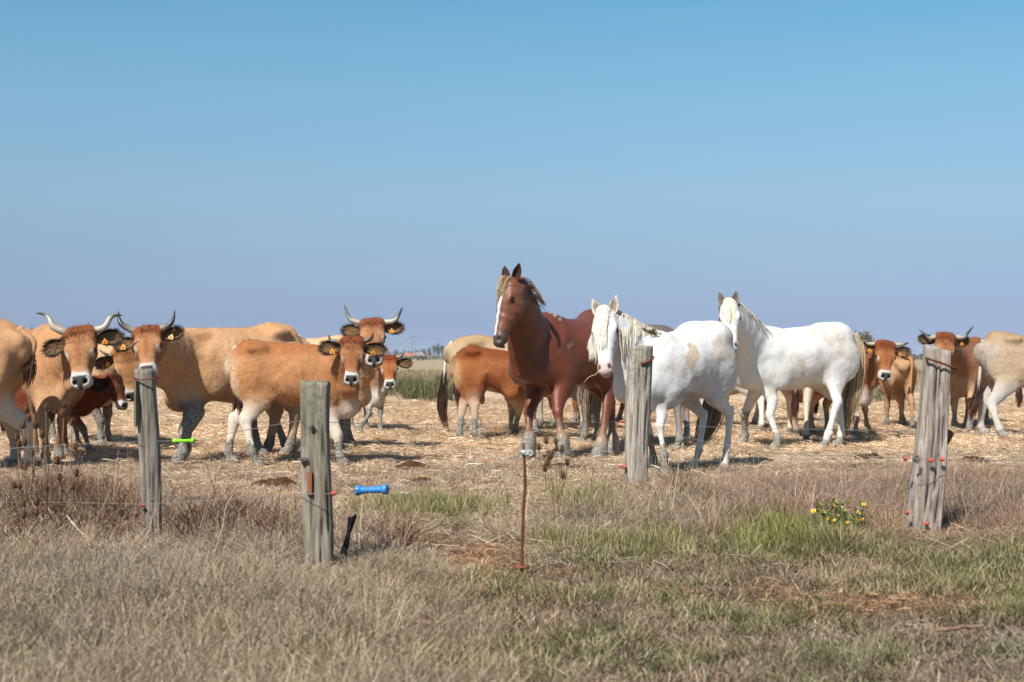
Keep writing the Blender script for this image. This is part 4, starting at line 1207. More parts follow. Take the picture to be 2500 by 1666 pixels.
cow(name='heifer', cat='heifer', label='reddish tan heifer with short horns side on behind the thick greenish post', hd=(1, -.06), org=(-2.22, 14.22), H=1.19, Lb=1.18, W=.92, vox=.012, mudh=.24,
    cols=cols(**dict(RED, main=(200, 142, 94), back=(184, 118, 70), neck=(194, 132, 84), belly=(222, 186, 146), leg=(244, 228, 208), rump=(240, 210, 176), chest=(236, 216, 196))), head=dict(poll=(860, 824), muz=(857, 931), Y=13.75, L=.46, n=(.04, -1, .42)),
    top=[(569, 866), (580, 842), (606, 826), (662, 836), (724, 840), (779, 842), (820, 850)], bot=[(653, 950), (687, 986), (736, 994), (800, 1004)],
    horns=([(904, 829, -.01), (913, 812, .03)], [(810, 833, -.01), (802, 818, .03)]), hornr=.026, tipf=.2, earL=.42, ears=[(.16, .0), (-.02, .0)], coathair=7000,
    tail=dict(px=[(570, 862), (568, 900), (575, 940), (588, 985), (590, 1030)], c=(.66, .52, .38), n=70),
    legs=dict(hr=dict(hoof=(630, 1133), kn=(598, 1026), fet=(616, 1106)), hl=dict(hoof=(568, 1126), kn=(572, 1026)), fr=dict(hoof=(838, 1132), kn=(824, 1064)), fl=dict(dx=-.10)))
cow(label='tan cow with tall spreading horns standing behind the reddish heifer', hd=(1, -.16), org=(-2.45, 16.5), H=1.33, Lb=1.45, vox=.014, mudh=.40,
    cols=cols(**TAN), head=dict(poll=(907, 779), muz=(913, 882), Y=15.6, L=.54, n=(.03, -1, .42)),
    horns=([(962, 784, -.01), (974, 768, .01), (983, 750, .05)], [(858, 782, -.01), (848, 766, .01), (841, 745, .05)]), hornr=.034, tipf=.45, earL=.36, ears=[(-.08, .0), (-.16, .0)], tags=(1, 0), coathair=5000,
    legs=dict(fr=dict(hoof=(848, 1098)), fl=dict(hoof=(860, 1090)), hr=dict(hoof=(640, 1114)), hl=dict(hoof=(705, 1104)), ))
cow(name='heifer', cat='heifer', label='small pale brown heifer with muddy legs standing right of the horned cow', hd=(.36, -.93), org=(-2.06, 20.2), H=1.04, Lb=1.1, W=.95, vox=.014, mudh=.36,
    cols=cols((186, 142, 106), back=(170, 116, 74), neck=(176, 132, 98), belly=(222, 206, 186), leg=(198, 152, 114), head=(190, 116, 62), poll=(150, 72, 34), chest=(232, 222, 208)),
    head=dict(poll=(947, 869), muz=(952, 942), Y=19.3, L=.47, n=(.05, -1, .4)), horns=([(982, 868, 0), (989, 852, .02)], .5), hornr=.024, tipf=.3, earL=.40, ears=[(.0, -.1), (.3, -.1)], tags=(0, 1), coathair=3500,
    legs=dict(fr=dict(hoof=(880, 1058), kn=(903, 1010), elb=(898, 965)), fl=dict(hoof=(930, 1058))))
# --- behind the brown horse
cow(label='cream cow with long white dark-tufted tail left of the brown horse', hd=(1, -.08), org=(-.16, 19.75), H=1.36, Lb=1.45, vox=.015, mudh=.12,
    cols=cols(**dict(PALE, main=(196, 168, 130), back=(192, 156, 114), rump=(198, 174, 142))), head=dict(L=.52, z=.90, x=.36), horns=(1, 1),
    top=[(1098, 845), (1106, 832), (1123, 823), (1173, 816), (1199, 823), (1252, 827)],
    tail=dict(px=[(1096, 848), (1090, 868), (1086, 905), (1082, 950), (1080, 1000), (1090, 1050)], c=(.72, .62, .52), n=260, w=.045, long=1), legs=dict(hr=dict(hoof=(1176, 1054)), hl=dict(hoof=(1135, 1050))))
cow(name='heifer', cat='heifer', label='shaggy red brown heifer seen from behind its flank left of the brown horse', hd=(1, -.04), org=(-.26, 18.3), H=1.12, Lb=.98, W=.95, vox=.014, mudh=.30,
    cols=cols((172, 104, 58), back=(146, 76, 36), neck=(168, 100, 56), belly=(200, 156, 116), leg=(214, 186, 158), rump=(208, 164, 118)), head=dict(L=.44, z=.96, x=.36, pitch=40), horns=(.5, .5),
    top=[(1112, 872), (1125, 853), (1153, 840), (1189, 851), (1246, 859)], bot=[(1193, 940), (1226, 963), (1250, 965)], coathair=7000,
    tail=dict(px=[(1117, 868), (1113, 890), (1116, 930), (1119, 960), (1121, 996)], c=lin(172, 122, 80), n=150, w=.04),
    legs=dict(hr=dict(hoof=(1166, 1074), kn=(1160, 990)), hl=dict(hoof=(1129, 1074), kn=(1131, 985)), fr=dict(hoof=(1262, 1066), kn=(1268, 1000)), fl=dict(hoof=(1252, 1058))),
    blobs=[(-.12, 0, .52, .03, .03, .07, .05)])
cow(label='tan cow mostly hidden behind the brown horse, pale hind legs showing', hd=(-.62, .78), org=(.68, 20.75), H=1.22, Lb=1.2, vox=.018, mudh=.16, cols=cols(**PALE), head=dict(L=.5, z=.85), horns=(1, 1),
    legs=dict(hl=dict(hoof=(1418, 1056)), fl=dict(hoof=(1318, 1046)), fr=dict(hoof=(1350, 1046))))
cow(label='brown cow mostly hidden between the brown horse and the bushy maned white horse', hd=(-.9, .3), org=(1.36, 22.3), H=1.16, Lb=1.1, vox=.018, mudh=.2, cols=cols(**dict(RED, leg=(150, 92, 54), rump=(170, 104, 60))), head=dict(L=.46, z=.85), horns=(1, 1),
    legs=dict(hl=dict(hoof=(1522, 1040)), hr=dict(hoof=(1506, 1032))))
# --- behind the second white horse
cow(label='cow behind the second white horse showing white hind legs and a dark tail', hd=(-.72, .69), org=(3.22, 20.95), H=1.22, Lb=1.2, vox=.018, mudh=.08, cols=cols(**dict(PALE, leg=(232, 224, 214))), head=dict(L=.5, z=.85), horns=(1, 1),
    tail=dict(n=140), legs=dict(hl=dict(hoof=(1853, 1053)), hr=dict(hoof=(1838, 1042))))
cow(label='brown cow with cream legs showing under the belly of the second white horse', hd=(.22, .97), org=(3.86, 19.15), H=1.2, Lb=1.25, vox=.018, mudh=.1, cols=cols(**dict(RED, belly=(170, 116, 66), rump=(222, 196, 164), leg=(236, 216, 190))), head=dict(L=.5, z=.8), horns=(1, 1),
    legs=dict(hr=dict(hoof=(1968, 1076)), hl=dict(hoof=(1944, 1062))))
cow(label='cow hidden behind the second white horse except for one dark horn above its tail', hd=(1, .03), org=(4.5, 22.6), H=1.22, Lb=1.25, vox=.018, mudh=.3, cols=cols(**RED), head=dict(poll=(2066, 838), muz=(2070, 910), Y=22.0, L=.5, n=(.2, -1, .3)), horns=([(2082, 834, 0), (2088, 820, 0), (2089, 806, 0)], None), hornr=.03, tipf=.1,
    legs=dict(fr=dict(hoof=(2014, 1038)), fl=dict(hoof=(2050, 1036))))
cow(name='heifer', cat='heifer', label='red brown heifer with white chest and dark tipped horns right of the white horses', hd=(.34, -.94), org=(4.36, 18.95), H=1.15, Lb=1.2, W=.95, vox=.013, mudh=.30,
    cols=cols((176, 112, 70), back=(162, 94, 52), neck=(168, 104, 64), belly=(214, 190, 164), leg=(210, 174, 142), head=(176, 112, 66), poll=(146, 76, 38), chest=(236, 220, 204)),
    head=dict(poll=(2164, 834), muz=(2164, 922), Y=17.7, L=.49, n=(.05, -1, .42)), horns=([(2204, 841, 0), (2219, 838, .03)], [(2122, 840, 0), (2112, 834, 0), (2106, 825, .02)]), hornr=.028, tipf=.55, earL=.40, ears=[(-.02, -.02), (-.05, -.02)], coathair=4000,
    legs=dict(fr=dict(hoof=(2092, 1074), kn=(2090, 1022)), fl=dict(hoof=(2119, 1050))))
cow(name='calf', cat='calf', kind='calf', label='small brown calf seen from behind left of the leaning fence post', hd=(.12, 1), org=(5.72, 21.1), H=1.10, Lb=1.1, W=1.15, vox=.014, mudh=.22,
    cols=cols((196, 144, 100), back=(174, 114, 70), neck=(178, 120, 76), belly=(180, 128, 90), leg=(196, 152, 116), rump=(212, 168, 126)), head=dict(L=.42, z=.72, pitch=60), horns=None, tags=(0, 0),
    tail=dict(px=[(2225, 880), (2224, 930), (2223, 965), (2224, 992)], n=80, c=lin(196, 140, 92)), legs=dict(hl=dict(hoof=(2204, 1042)), hr=dict(hoof=(2226, 1052))))
cow(label='red brown cow with long thin horns peering from behind the leaning fence post', hd=(-.48, -.88), org=(6.88, 21.4), H=1.35, Lb=1.5, W=.95, vox=.013, mudh=.25,
    cols=cols(**dict(RED, main=(182, 124, 80), neck=(180, 120, 76), leg=(190, 140, 100), chest=(218, 172, 128))), head=dict(poll=(2310, 816), muz=(2306, 908), Y=19.9, L=.54, n=(-.05, -1, .45)),
    horns=([(2352, 824, -.02), (2364, 812, 0), (2377, 796, .04)], [(2270, 826, -.02), (2258, 817, 0), (2243, 804, .04)]), hornr=.034, tipf=.4, earL=.38, ears=[(-.22, -.02), (-.08, -.02)], tags=(1, 0), coathair=4000,
    legs=dict(fr=dict(hoof=(2329, 1050)), fl=dict(hoof=(2366, 1050))))
cow(label='cream cow with a dark red tail tuft cut off by the right frame edge', hd=(1, -.12), org=(7.02, 19.0), H=1.36, Lb=1.5, vox=.013, mudh=.06,
    cols=cols(**dict(PALE, main=(196, 170, 140), back=(190, 154, 116), belly=(188, 160, 130), rump=(198, 182, 164), leg=(206, 198, 190))), head=dict(L=.54), horns=(1, 1),
    top=[(2397, 842), (2402, 828), (2418, 809), (2450, 809), (2500, 821)], bot=[(2455, 930), (2496, 942)], coathair=4000,
    tail=dict(px=[(2396, 850), (2393, 900), (2388, 950), (2378, 990), (2368, 1030)], c=(.62, .52, .45), n=220, w=.045, long=1, tuft=((.03, .016, .016), (.17, .05, .03))),
    legs=dict(hr=dict(hoof=(2450, 1070), kn=(2420, 985)), hl=dict(hoof=(2403, 1062), kn=(2400, 985))))
cow(label='brown cow behind the cream cow at the right frame edge', hd=(1, .0), org=(8.48, 21.5), H=1.28, Lb=1.5, vox=.018, mudh=.25, cols=cols(**dict(RED, belly=(150, 90, 48), leg=(110, 76, 50))), head=dict(L=.5), horns=(1, 1))

# --- horses
WH = np.array([.76, .745, .715])
ST1, ST2 = (.50, .37, .23), (.60, .49, .40)
def horse(**k): cow(kind='horse', name='horse', cat='horse', group=HORSES, spine=False, pollhair=False, **k)
horse(label='chestnut brown draft horse with a narrow white blaze standing tallest in the middle', hd=(-.65, -.76), org=(.69, 15.42), fur='fur_chestnut', H=1.57, Lb=1.62, W=1.02, vox=.012, mudh=.16, mud=dict(fl=.24, fr=.30), mudk=.9, forem=1.28, bot=[(1300, 934), (1382, 944), (1421, 938)], legm=1.02, feather=True,
    cols=dict(main=np.array([.185, .050, .023]), back=np.array([.17, .050, .026]), leg=np.array([.36, .25, .165]), legz=(.30, .10), head=np.array([.21, .075, .040]), muzzle=np.array([.09, .065, .055]), blaze=np.array([.78, .76, .72]),
              mane=np.array([.44, .29, .17]), mane2=np.array([.16, .06, .03]), fore=np.array([.56, .38, .23]), tail=(np.array([.30, .20, .12]), np.array([.46, .36, .25])), ear_in=np.array([.07, .025, .015]), ear_out=np.array([.14, .045, .02]), ear_rim=np.array([.06, .02, .012]), var=.28, mouth=np.array([.03, .02, .02])),
    head=dict(poll=(1231, 680), muz=(1203, 838), Y=14.25, dY=-.14, L=.7, n=(-.84, -.54, .12)), ears=[(.05, .10), (.05, .05)],
    neck=dict(r0=(.118, .205), r1=(.068, .118), arch=.05, drop=.22, back=.05), ear_open=(-.1, -1, .1), mane=dict(n=300, side=1, both=.45, **{'from': 3.2}, len=(.02, .06, .18, .26), wd=.0042, fore=dict(n=800, len=.34, to=-.03, spread=1.3)),
    tail=dict(w=.08, px=[(1456, 830), (1450, 900), (1440, 980), (1436, 1050)], dY=.3),
    legs=dict(fr=dict(hoof=(1280, 1122), kn=(1292, 1008), fet=(1292, 1078)), fl=dict(hoof=(1374, 1122), kn=(1362, 1008), fet=(1372, 1078)), hl=dict(hoof=(1460, 1114), kn=(1482, 1000)), hr=dict(hoof=(1488, 1106))),
    stains=[(1331, 746, 6, 9, (.6, .53, .46), .6), (1343, 758, 7, 8, (.66, .6, .52), .75), (1355, 769, 6, 6, (.6, .52, .45), .6), (1367, 779, 5, 5, (.5, .4, .33), .5), (1388, 845, 4, 8, (.5, .4, .34), .45), (1396, 840, 3, 5, (.5, .4, .34), .4)])
horse(label='white horse with long bushy mane and forelock behind the pale leaning post', hd=(-.70, -.71), org=(1.535, 13.2), H=1.30, Lb=1.30, W=1.16, vox=.012, mudh=.05, mud=dict(fl=.30, fr=.35), legm=.95,
    cols=dict(main=WH, leg=WH * np.array([.95, .92, .88]), head=WH, muzzle=np.array([.62, .46, .42]), nostril=np.array([.10, .07, .07]), mouth=np.array([.22, .17, .16]), eyerim=np.array([.16, .13, .12]), mane=np.array([.84, .75, .60]), mane2=np.array([.62, .49, .33]), fore=np.array([.90, .83, .70]), cream=np.array([.74, .69, .60]), grime=np.array([.50, .45, .38]), hoof=(.42, .36, .28),
              tail=(np.array([.26, .17, .09]), np.array([.42, .30, .17])), ear_in=np.array([.30, .23, .16]), ear_out=np.array([.6, .55, .48]), ear_rim=np.array([.60, .54, .45]), var=.05),
    head=dict(poll=(1473, 754), muz=(1474, 903), Y=12.55, L=.62, n=(-.30, -1, .28)), ears=[(.02, -.1), (.02, -.05)], neck=dict(arch=.05, r1=(.075, .14), drop=.27),
    top=[(1600, 806), (1623, 814), (1660, 806), (1712, 789), (1751, 793), (1785, 815)], bot=[(1640, 978), (1687, 976), (1719, 962)],
    long_mane=[([(1504, 762, 118, 14), (1520, 764, 118, 4), (1540, 772, 70, 0), (1562, 786, 44, 2), (1584, 798, 26, 6), (1604, 806, 14, 10)], 1100, .0040, np.array([.84, .75, .60]), np.array([.60, .47, .31]))],
    mane=dict(n=500, side=1, both=.30, len=(.05, .08, .10, .12), fwd=.02, wd=.0034, fore=dict(n=2000, len=.66, to=-.09, spread=2.0, b=(-.095, .06))),
    tail=dict(w=.075, px=[(1772, 870), (1758, 930), (1742, 1000), (1722, 1060), (1702, 1095)], dY=.38),
    legs=dict(fl=dict(hoof=(1621, 1163), kn=(1611, 1043), fet=(1621, 1112), elb=(1602, 965)), fr=dict(hoof=(1590, 1148)), hl=dict(hoof=(1768, 1142), kn=(1782, 1008), fet=(1774, 1100)), hr=dict(hoof=(1694, 1140), kn=(1718, 1016), fet=(1706, 1100))),
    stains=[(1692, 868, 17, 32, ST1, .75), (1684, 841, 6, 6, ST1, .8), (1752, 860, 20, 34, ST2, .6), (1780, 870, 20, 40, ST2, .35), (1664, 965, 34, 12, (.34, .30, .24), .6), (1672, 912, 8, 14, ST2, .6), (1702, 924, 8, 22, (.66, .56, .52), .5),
            (1700, 1110, 14, 20, ST1, .45), (1768, 1112, 14, 20, ST1, .45), (1608, 1048, 8, 12, ST1, .6)])
horse(label='white horse with pale forelock and long blond tail, rightmost of the horses', hd=(-.88, -.47), org=(3.40, 16.9), H=1.42, Lb=1.6, W=1.05, vox=.012, mudh=.10, mud=dict(fl=.20, fr=.42), legm=1.05,
    cols=dict(main=WH, leg=WH * np.array([.92, .89, .85]), head=WH, muzzle=np.array([.5, .44, .42]), eyerim=np.array([.07, .06, .06]), mane=np.array([.82, .76, .66]), mane2=np.array([.68, .56, .42]), fore=np.array([.84, .74, .59]), cream=np.array([.75, .70, .61]), grime=np.array([.54, .49, .41]), hoof=(.42, .36, .28),
              tail=(np.array([.60, .48, .32]), np.array([.40, .25, .12])), ear_in=np.array([.14, .10, .08]), ear_out=np.array([.5, .46, .4]), ear_rim=np.array([.22, .18, .14]), var=.05),
    head=dict(poll=(1779, 734), muz=(1788, 848), Y=15.85, L=.62, n=(-.16, -1, .38)), ears=[(.02, -.12), (.02, -.12)], neck=dict(arch=.05, drop=.27),
    top=[(1870, 795), (1908, 803), (1960, 798), (2009, 790), (2040, 794), (2062, 806)], bot=[(1880, 954), (1948, 952), (1988, 938)],
    mane=dict(n=1000, side=1, both=.5, len=(.05, .12, .20, .20), wd=.0036, fore=dict(n=700, len=.48, to=-.02, spread=1.4)),
    tail=dict(w=.075, n=560, px=[(2076, 815), (2086, 850), (2086, 900), (2076, 970), (2064, 1030), (2056, 1080)], dY=-.12),
    legs=dict(fl=dict(hoof=(1893, 1096), kn=(1880, 1014), elb=(1868, 930)), fr=dict(hoof=(1812, 1086), kn=(1818, 1012)), hl=dict(hoof=(2010, 1094), kn=(2044, 985), fet=(2022, 1060)), hr=dict(hoof=(2046, 1086))),
    stains=[(2030, 818, 26, 26, ST2, .6), (1985, 812, 10, 16, ST2, .5), (2055, 845, 12, 30, ST2, .5), (1958, 887, 8, 12, (.6, .5, .36), .5), (2004, 870, 10, 26, ST2, .35), (1838, 800, 8, 10, ST1, .4)])
horse(label='grey horse mostly hidden behind the bushy maned white horse with only its rump showing', hd=(-.8, .6), org=(1.33, 17.0), H=1.40, Lb=1.5, vox=.018, mudh=.2,
    cols=dict(main=np.array([.19, .165, .145]), back=np.array([.17, .13, .115]), leg=np.array([.22, .20, .19]), head=np.array([.2, .18, .16]), muzzle=np.array([.1, .08, .08]), mane=np.array([.3, .25, .2]), tail=(np.array([.34, .27, .18]), np.array([.50, .40, .27])), ear_in=np.array([.1, .08, .07]), ear_out=np.array([.2, .17, .15]), ear_rim=np.array([.1, .08, .07]), var=.4),
    head=dict(L=.58, z=.88, x=.38), tail=dict(w=.05), legs=dict(hl=dict(hoof=(1650, 1098)), hr=dict(hoof=(1668, 1094))))

for i_, c in enumerate(herd):
    c.setdefault('seed', i_ + 1)
    if c['kind'] != 'horse': c.setdefault('headw', .93 + .12 * ((i_ * .618) % 1))
    A = make_animal(c)
    finish(A)

# ------------------------------------------------------------------ ground sheet
def to_px(x, y):
    return CX + FPX * x / y, HY + FPX * CH / y

def blobs(px, py, lst):
    o = np.zeros_like(px)
    for x, y, rx, ry, k in lst:
        o = np.maximum(o, k * np.exp(-(((px - x) / rx) ** 2 + ((py - y) / ry) ** 2)))
    return o

GREEN = [(40, 1610, 130, 45, .9), (330, 1640, 120, 30, .6), (620, 1600, 120, 25, .5), (450, 1500, 60, 26, .5), (1090, 1255, 150, 38, .9), (1500, 1345, 230, 45, .8), (1420, 1240, 130, 60, .5), (1640, 1230, 90, 30, .5), (1890, 1320, 95, 45, 1.2), (1880, 1370, 150, 35, .9), (2330, 1390, 220, 50, .75),
         (2440, 1500, 160, 80, .6), (70, 1640, 120, 35, .9), (1400, 1600, 320, 45, .6), (680, 1470, 180, 40, .45), (130, 1520, 70, 40, .5), (2020, 1470, 260, 40, .45), (900, 1650, 200, 40, .4), (2000, 1620, 260, 50, .5),
         (1250, 1480, 260, 40, .35), (1700, 1520, 260, 60, .3), (2210, 1350, 120, 30, .5)]
ROW0 = ([0, 300, 560, 640, 900, 1250, 1400, 1500, 1650, 1800, 2500], [1195, 1215, 1235, 1262, 1280, 1290, 1235, 1215, 1185, 1180, 1175])
ROW1 = ([0, 800, 1000, 1200, 1300, 1800, 2500], [1360, 1410, 1390, 1330, 1360, 1350, 1340])
def zones(x, y):
    """weights of the ground's plant cover at world points: verge, front, green, bare, field"""
    px, py = to_px(x, np.maximum(y, 2.0))
    p3 = np.stack([x, y, 0 * x], 1)
    n = fbm(p3, .9, 3) - .5; n2 = fbm(p3, 3.2, 8) - .5
    r0 = np.interp(px, *ROW0); r1 = np.interp(px, *ROW1)
    verge = smooth(-75, 60, py - r0 + n * 90 + n2 * 50) * smooth(40, -40, py - r1 + n * 80 + n2 * 40)
    front = smooth(-40, 40, py - r1 + n * 80 + n2 * 40)
    left = smooth(1350, 900, px + n * 500)
    green = np.clip(blobs(px, py, GREEN) * (1.1 + n2 * 1.8) + front * smooth(.1, .28, n2) * .5, 0, 1) * smooth(1100, 1180, py)
    bare = np.clip(blobs(px, py, [(1170, 1362, 120, 36, 1.7), (1030, 1328, 90, 28, 1.3), (1390, 1385, 90, 18, .6), (2150, 1478, 230, 20, .8), (1740, 1445, 200, 14, .6), (1950, 1560, 160, 16, .5), (1050, 1170, 220, 30, .5)]), 0, 1)
    field = smooth(965, 925, py + n * 20)
    return px, py, verge, front, left, green, bare, field, n, n2

C_STRAW = lin(208, 178, 146, 1.12); C_DIRT = lin(184, 164, 144, .95); C_VERGE = lin(184, 158, 134, .82); C_FRONT = lin(172, 152, 126, .80)
C_GREEN = lin(132, 126, 84, .75); C_BARE = lin(196, 150, 120, .85); C_FIELD = lin(184, 164, 132, .86)

ys = np.concatenate([[-60, -10, 0.5, 2.5], np.geomspace(3.6, 26, 190), np.geomspace(27, 160, 90), np.geomspace(170, 6500, 30)])
uu = np.concatenate([-np.geomspace(60, .62, 24), np.linspace(-.6, .6, 190), np.geomspace(.62, 60, 24)])
VX, VY = [], []
gx = np.array([[u * min(max(y, 3.6), 400) if abs(u) <= .62 else np.sign(u) * (.62 * min(max(y, 3.6), 400) + (abs(u) - .62) * 110) for u in uu] for y in ys])
gy = np.repeat(ys[:, None], len(uu), 1)
fx, fy = gx.ravel(), gy.ravel()
px, py, zv, zf, zl, zg, zb, zfd, nn, nn2 = zones(fx, fy)
gcol = np.tile(C_STRAW, (len(fx), 1))
p3 = np.stack([fx, fy, 0 * fx], 1)
patch = smooth(.42, .62, fbm(p3, .45, 21)); thatch = smooth(.52, .70, fbm(p3 * np.array([.6, 1, 1]), .9, 27))
gcol = lerp(gcol, C_DIRT, np.clip(patch * .6 + blobs(px, py, [(1050, 1175, 260, 40, .9), (620, 1165, 150, 22, .6)]), 0, 1) * smooth(1060, 1120, py))
gcol = lerp(gcol, lin(150, 122, 96, 1.0), thatch * .7)
gcol = lerp(gcol, C_FIELD, zfd)
gcol = lerp(gcol, C_VERGE, zv); gcol = lerp(gcol, C_FRONT, zf)
gcol = lerp(gcol, C_BARE, zb); gcol = gcol * (1 - .22 * (zv + zf) * smooth(1200, 1500, px))[:, None]; gcol = lerp(gcol, C_GREEN, zg * .8)
m, nt, b = mat("ground_soil_and_straw")
tc = N(nt, "ShaderNodeTexCoord").outputs["Object"]
a1 = noise(nt, 2.2, 6, tc, .7); a2 = noise(nt, 26, 6, tc, .75); a3 = noise(nt, .35, 5, tc, .65); a4 = noise(nt, 1.0, 5, tc, .7, stretch=(.10, .45, 1))
v = math_n(nt, 'MULTIPLY', rng_map(nt, a1, .3, .7, .86, 1.14), rng_map(nt, a2, .3, .7, .62, 1.36))
v = math_n(nt, 'MULTIPLY', v, rng_map(nt, a4, .35, .65, .86, 1.12))
vc = N(nt, "ShaderNodeCombineColor"); [nt.links.new(v, vc.inputs[i]) for i in range(3)]
bc = mixc(nt, 1.0, attr(nt, "coat"), vc.outputs[0], 'MULTIPLY')
bc = mixc(nt, rng_map(nt, a3, .45, .7, 0, .35), bc, (.17, .155, .085))
nt.links.new(bc, b.inputs["Base Color"])
b.inputs["Roughness"].default_value = .95; b.inputs["Specular IOR Level"].default_value = .1
bump(nt, b, math_n(nt, 'ADD', a2, a1), .8, .03)
nx_ = len(uu)
i = np.arange(len(ys) - 1)[:, None] * nx_; j = np.arange(nx_ - 1)[None, :]
F = np.stack([i + j, i + j + 1, i + nx_ + j + 1, i + nx_ + j], -1).reshape(-1, 4)
g = build("ground", np.stack([fx, fy, gz(fx, fy)], 1), F, m, colors=gcol)
tag(g, kind='structure')

# ------------------------------------------------------------------ grass: tufts of real blades, scattered
def blade_material():
    m, nt, b = mat("grass_blades")
    c = attr(nt, "coat"); t = attr(nt, "tint", "Color", 'INSTANCER')
    base = mixc(nt, 1.0, c, t, 'MULTIPLY')
    nt.links.new(base, b.inputs["Base Color"])
    b.inputs["Roughness"].default_value = .7; b.inputs["Specular IOR Level"].default_value = .18
    tr = N(nt, "ShaderNodeBsdfTranslucent"); nt.links.new(base, tr.inputs[0])
    mx = N(nt, "ShaderNodeMixShader"); mx.inputs[0].default_value = .17
    out = [n for n in nt.nodes if n.type == 'OUTPUT_MATERIAL'][0]
    nt.links.new(b.outputs[0], mx.inputs[1]); nt.links.new(tr.outputs[0], mx.inputs[2]); nt.links.new(mx.outputs[0], out.inputs[0])
    return m
M['blade'] = blade_material()

def tuft(name, n, r, h, w, lean, palette, curl=.5, flat=False, heads=0, el=None):
    S = 4; t = np.linspace(0, 1, S)
    rr = r * np.sqrt(rng.random(n)); an = rng.uniform(0, 2 * np.pi, n)
    root = np.stack([rr * np.cos(an), rr * np.sin(an), np.zeros(n)], 1)
    hd = rng.uniform(0, 2 * np.pi, n) * .5 + an * .5
    L = rng.uniform(*h, n)
    out = np.stack([np.cos(hd), np.sin(hd), 0 * hd], 1)
    if flat:
        lean = el or lean
        el = np.abs(rng.normal(0, lean, n)); root[:, 2] = rng.uniform(.002, .022 + .05 * lean, n)
        hd = rng.uniform(0, 2 * np.pi, n); out = np.stack([np.cos(hd), np.sin(hd), 0 * hd], 1)
        p = root[:, None] + out[:, None] * (L[:, None] * (t - .5))[..., None]
        p[..., 2] += (el * L)[:, None] * (t[None] - .3) + .006 * np.sin(np.pi * t)[None]
        p[..., 2] = np.maximum(p[..., 2], .001)
    else:
        le = np.abs(rng.normal(lean, lean * .5, n))
        p = np.zeros((n, S, 3))
        for q in range(S):
            k = t[q]
            p[:, q] = root + out * (L * np.sin(le) * (k * .6 + curl * k * k))[:, None]
            p[:, q, 2] += L * np.cos(le * .8) * (k - .22 * curl * k * k)
            p[:, q] += rng.normal(0, .006, (n, 3)) * k
    sd = np.cross(out, [0, 0, 1.0]) + rng.normal(0, .5, (n, 3)); sd /= np.linalg.norm(sd, axis=1)[:, None]
    wd = rng.uniform(.6, 1.3, n)[:, None] * w * np.interp(t, [0, .5, 1], [.9, 1, .15 if not flat else .7])[None]
    V, F = ribbons(p, wd, sd)
    pal = np.array(palette); c = pal[rng.integers(0, len(pal), n)] * rng.uniform(.55, 1.30, (n, 1))
    cc = np.repeat(c[:, None, :], S, 1) * np.ones((1, S, 1))
    cc = np.repeat(cc.reshape(-1, 3), 2, axis=0)
    fl = [F]; VV = [V]; CC = [cc]
    if heads:
        for k in range(heads):
            tip = p[k, -1]; d = unit(p[k, -1] - p[k, -2])
            for q in range(5):
                c0 = tip - d * .012 * q
                sdv = unit(rng.normal(0, 1, 3)); e = c0 + d * .016 + sdv * .007
                o = sum(len(v) for v in VV)
                VV.append(np.array([c0 - sdv * .001, c0 + np.cross(d, sdv) * .003, e, c0 - np.cross(d, sdv) * .003])); fl.append(np.array([[o, o + 1, o + 2, o + 3]])); CC.append(np.tile(pal[0] * .8, (4, 1)))
    me_o = build(name, np.concatenate(VV), np.concatenate(fl), M['blade'], colors=np.concatenate(CC))
    col.objects.unlink(me_o)
    return me_o

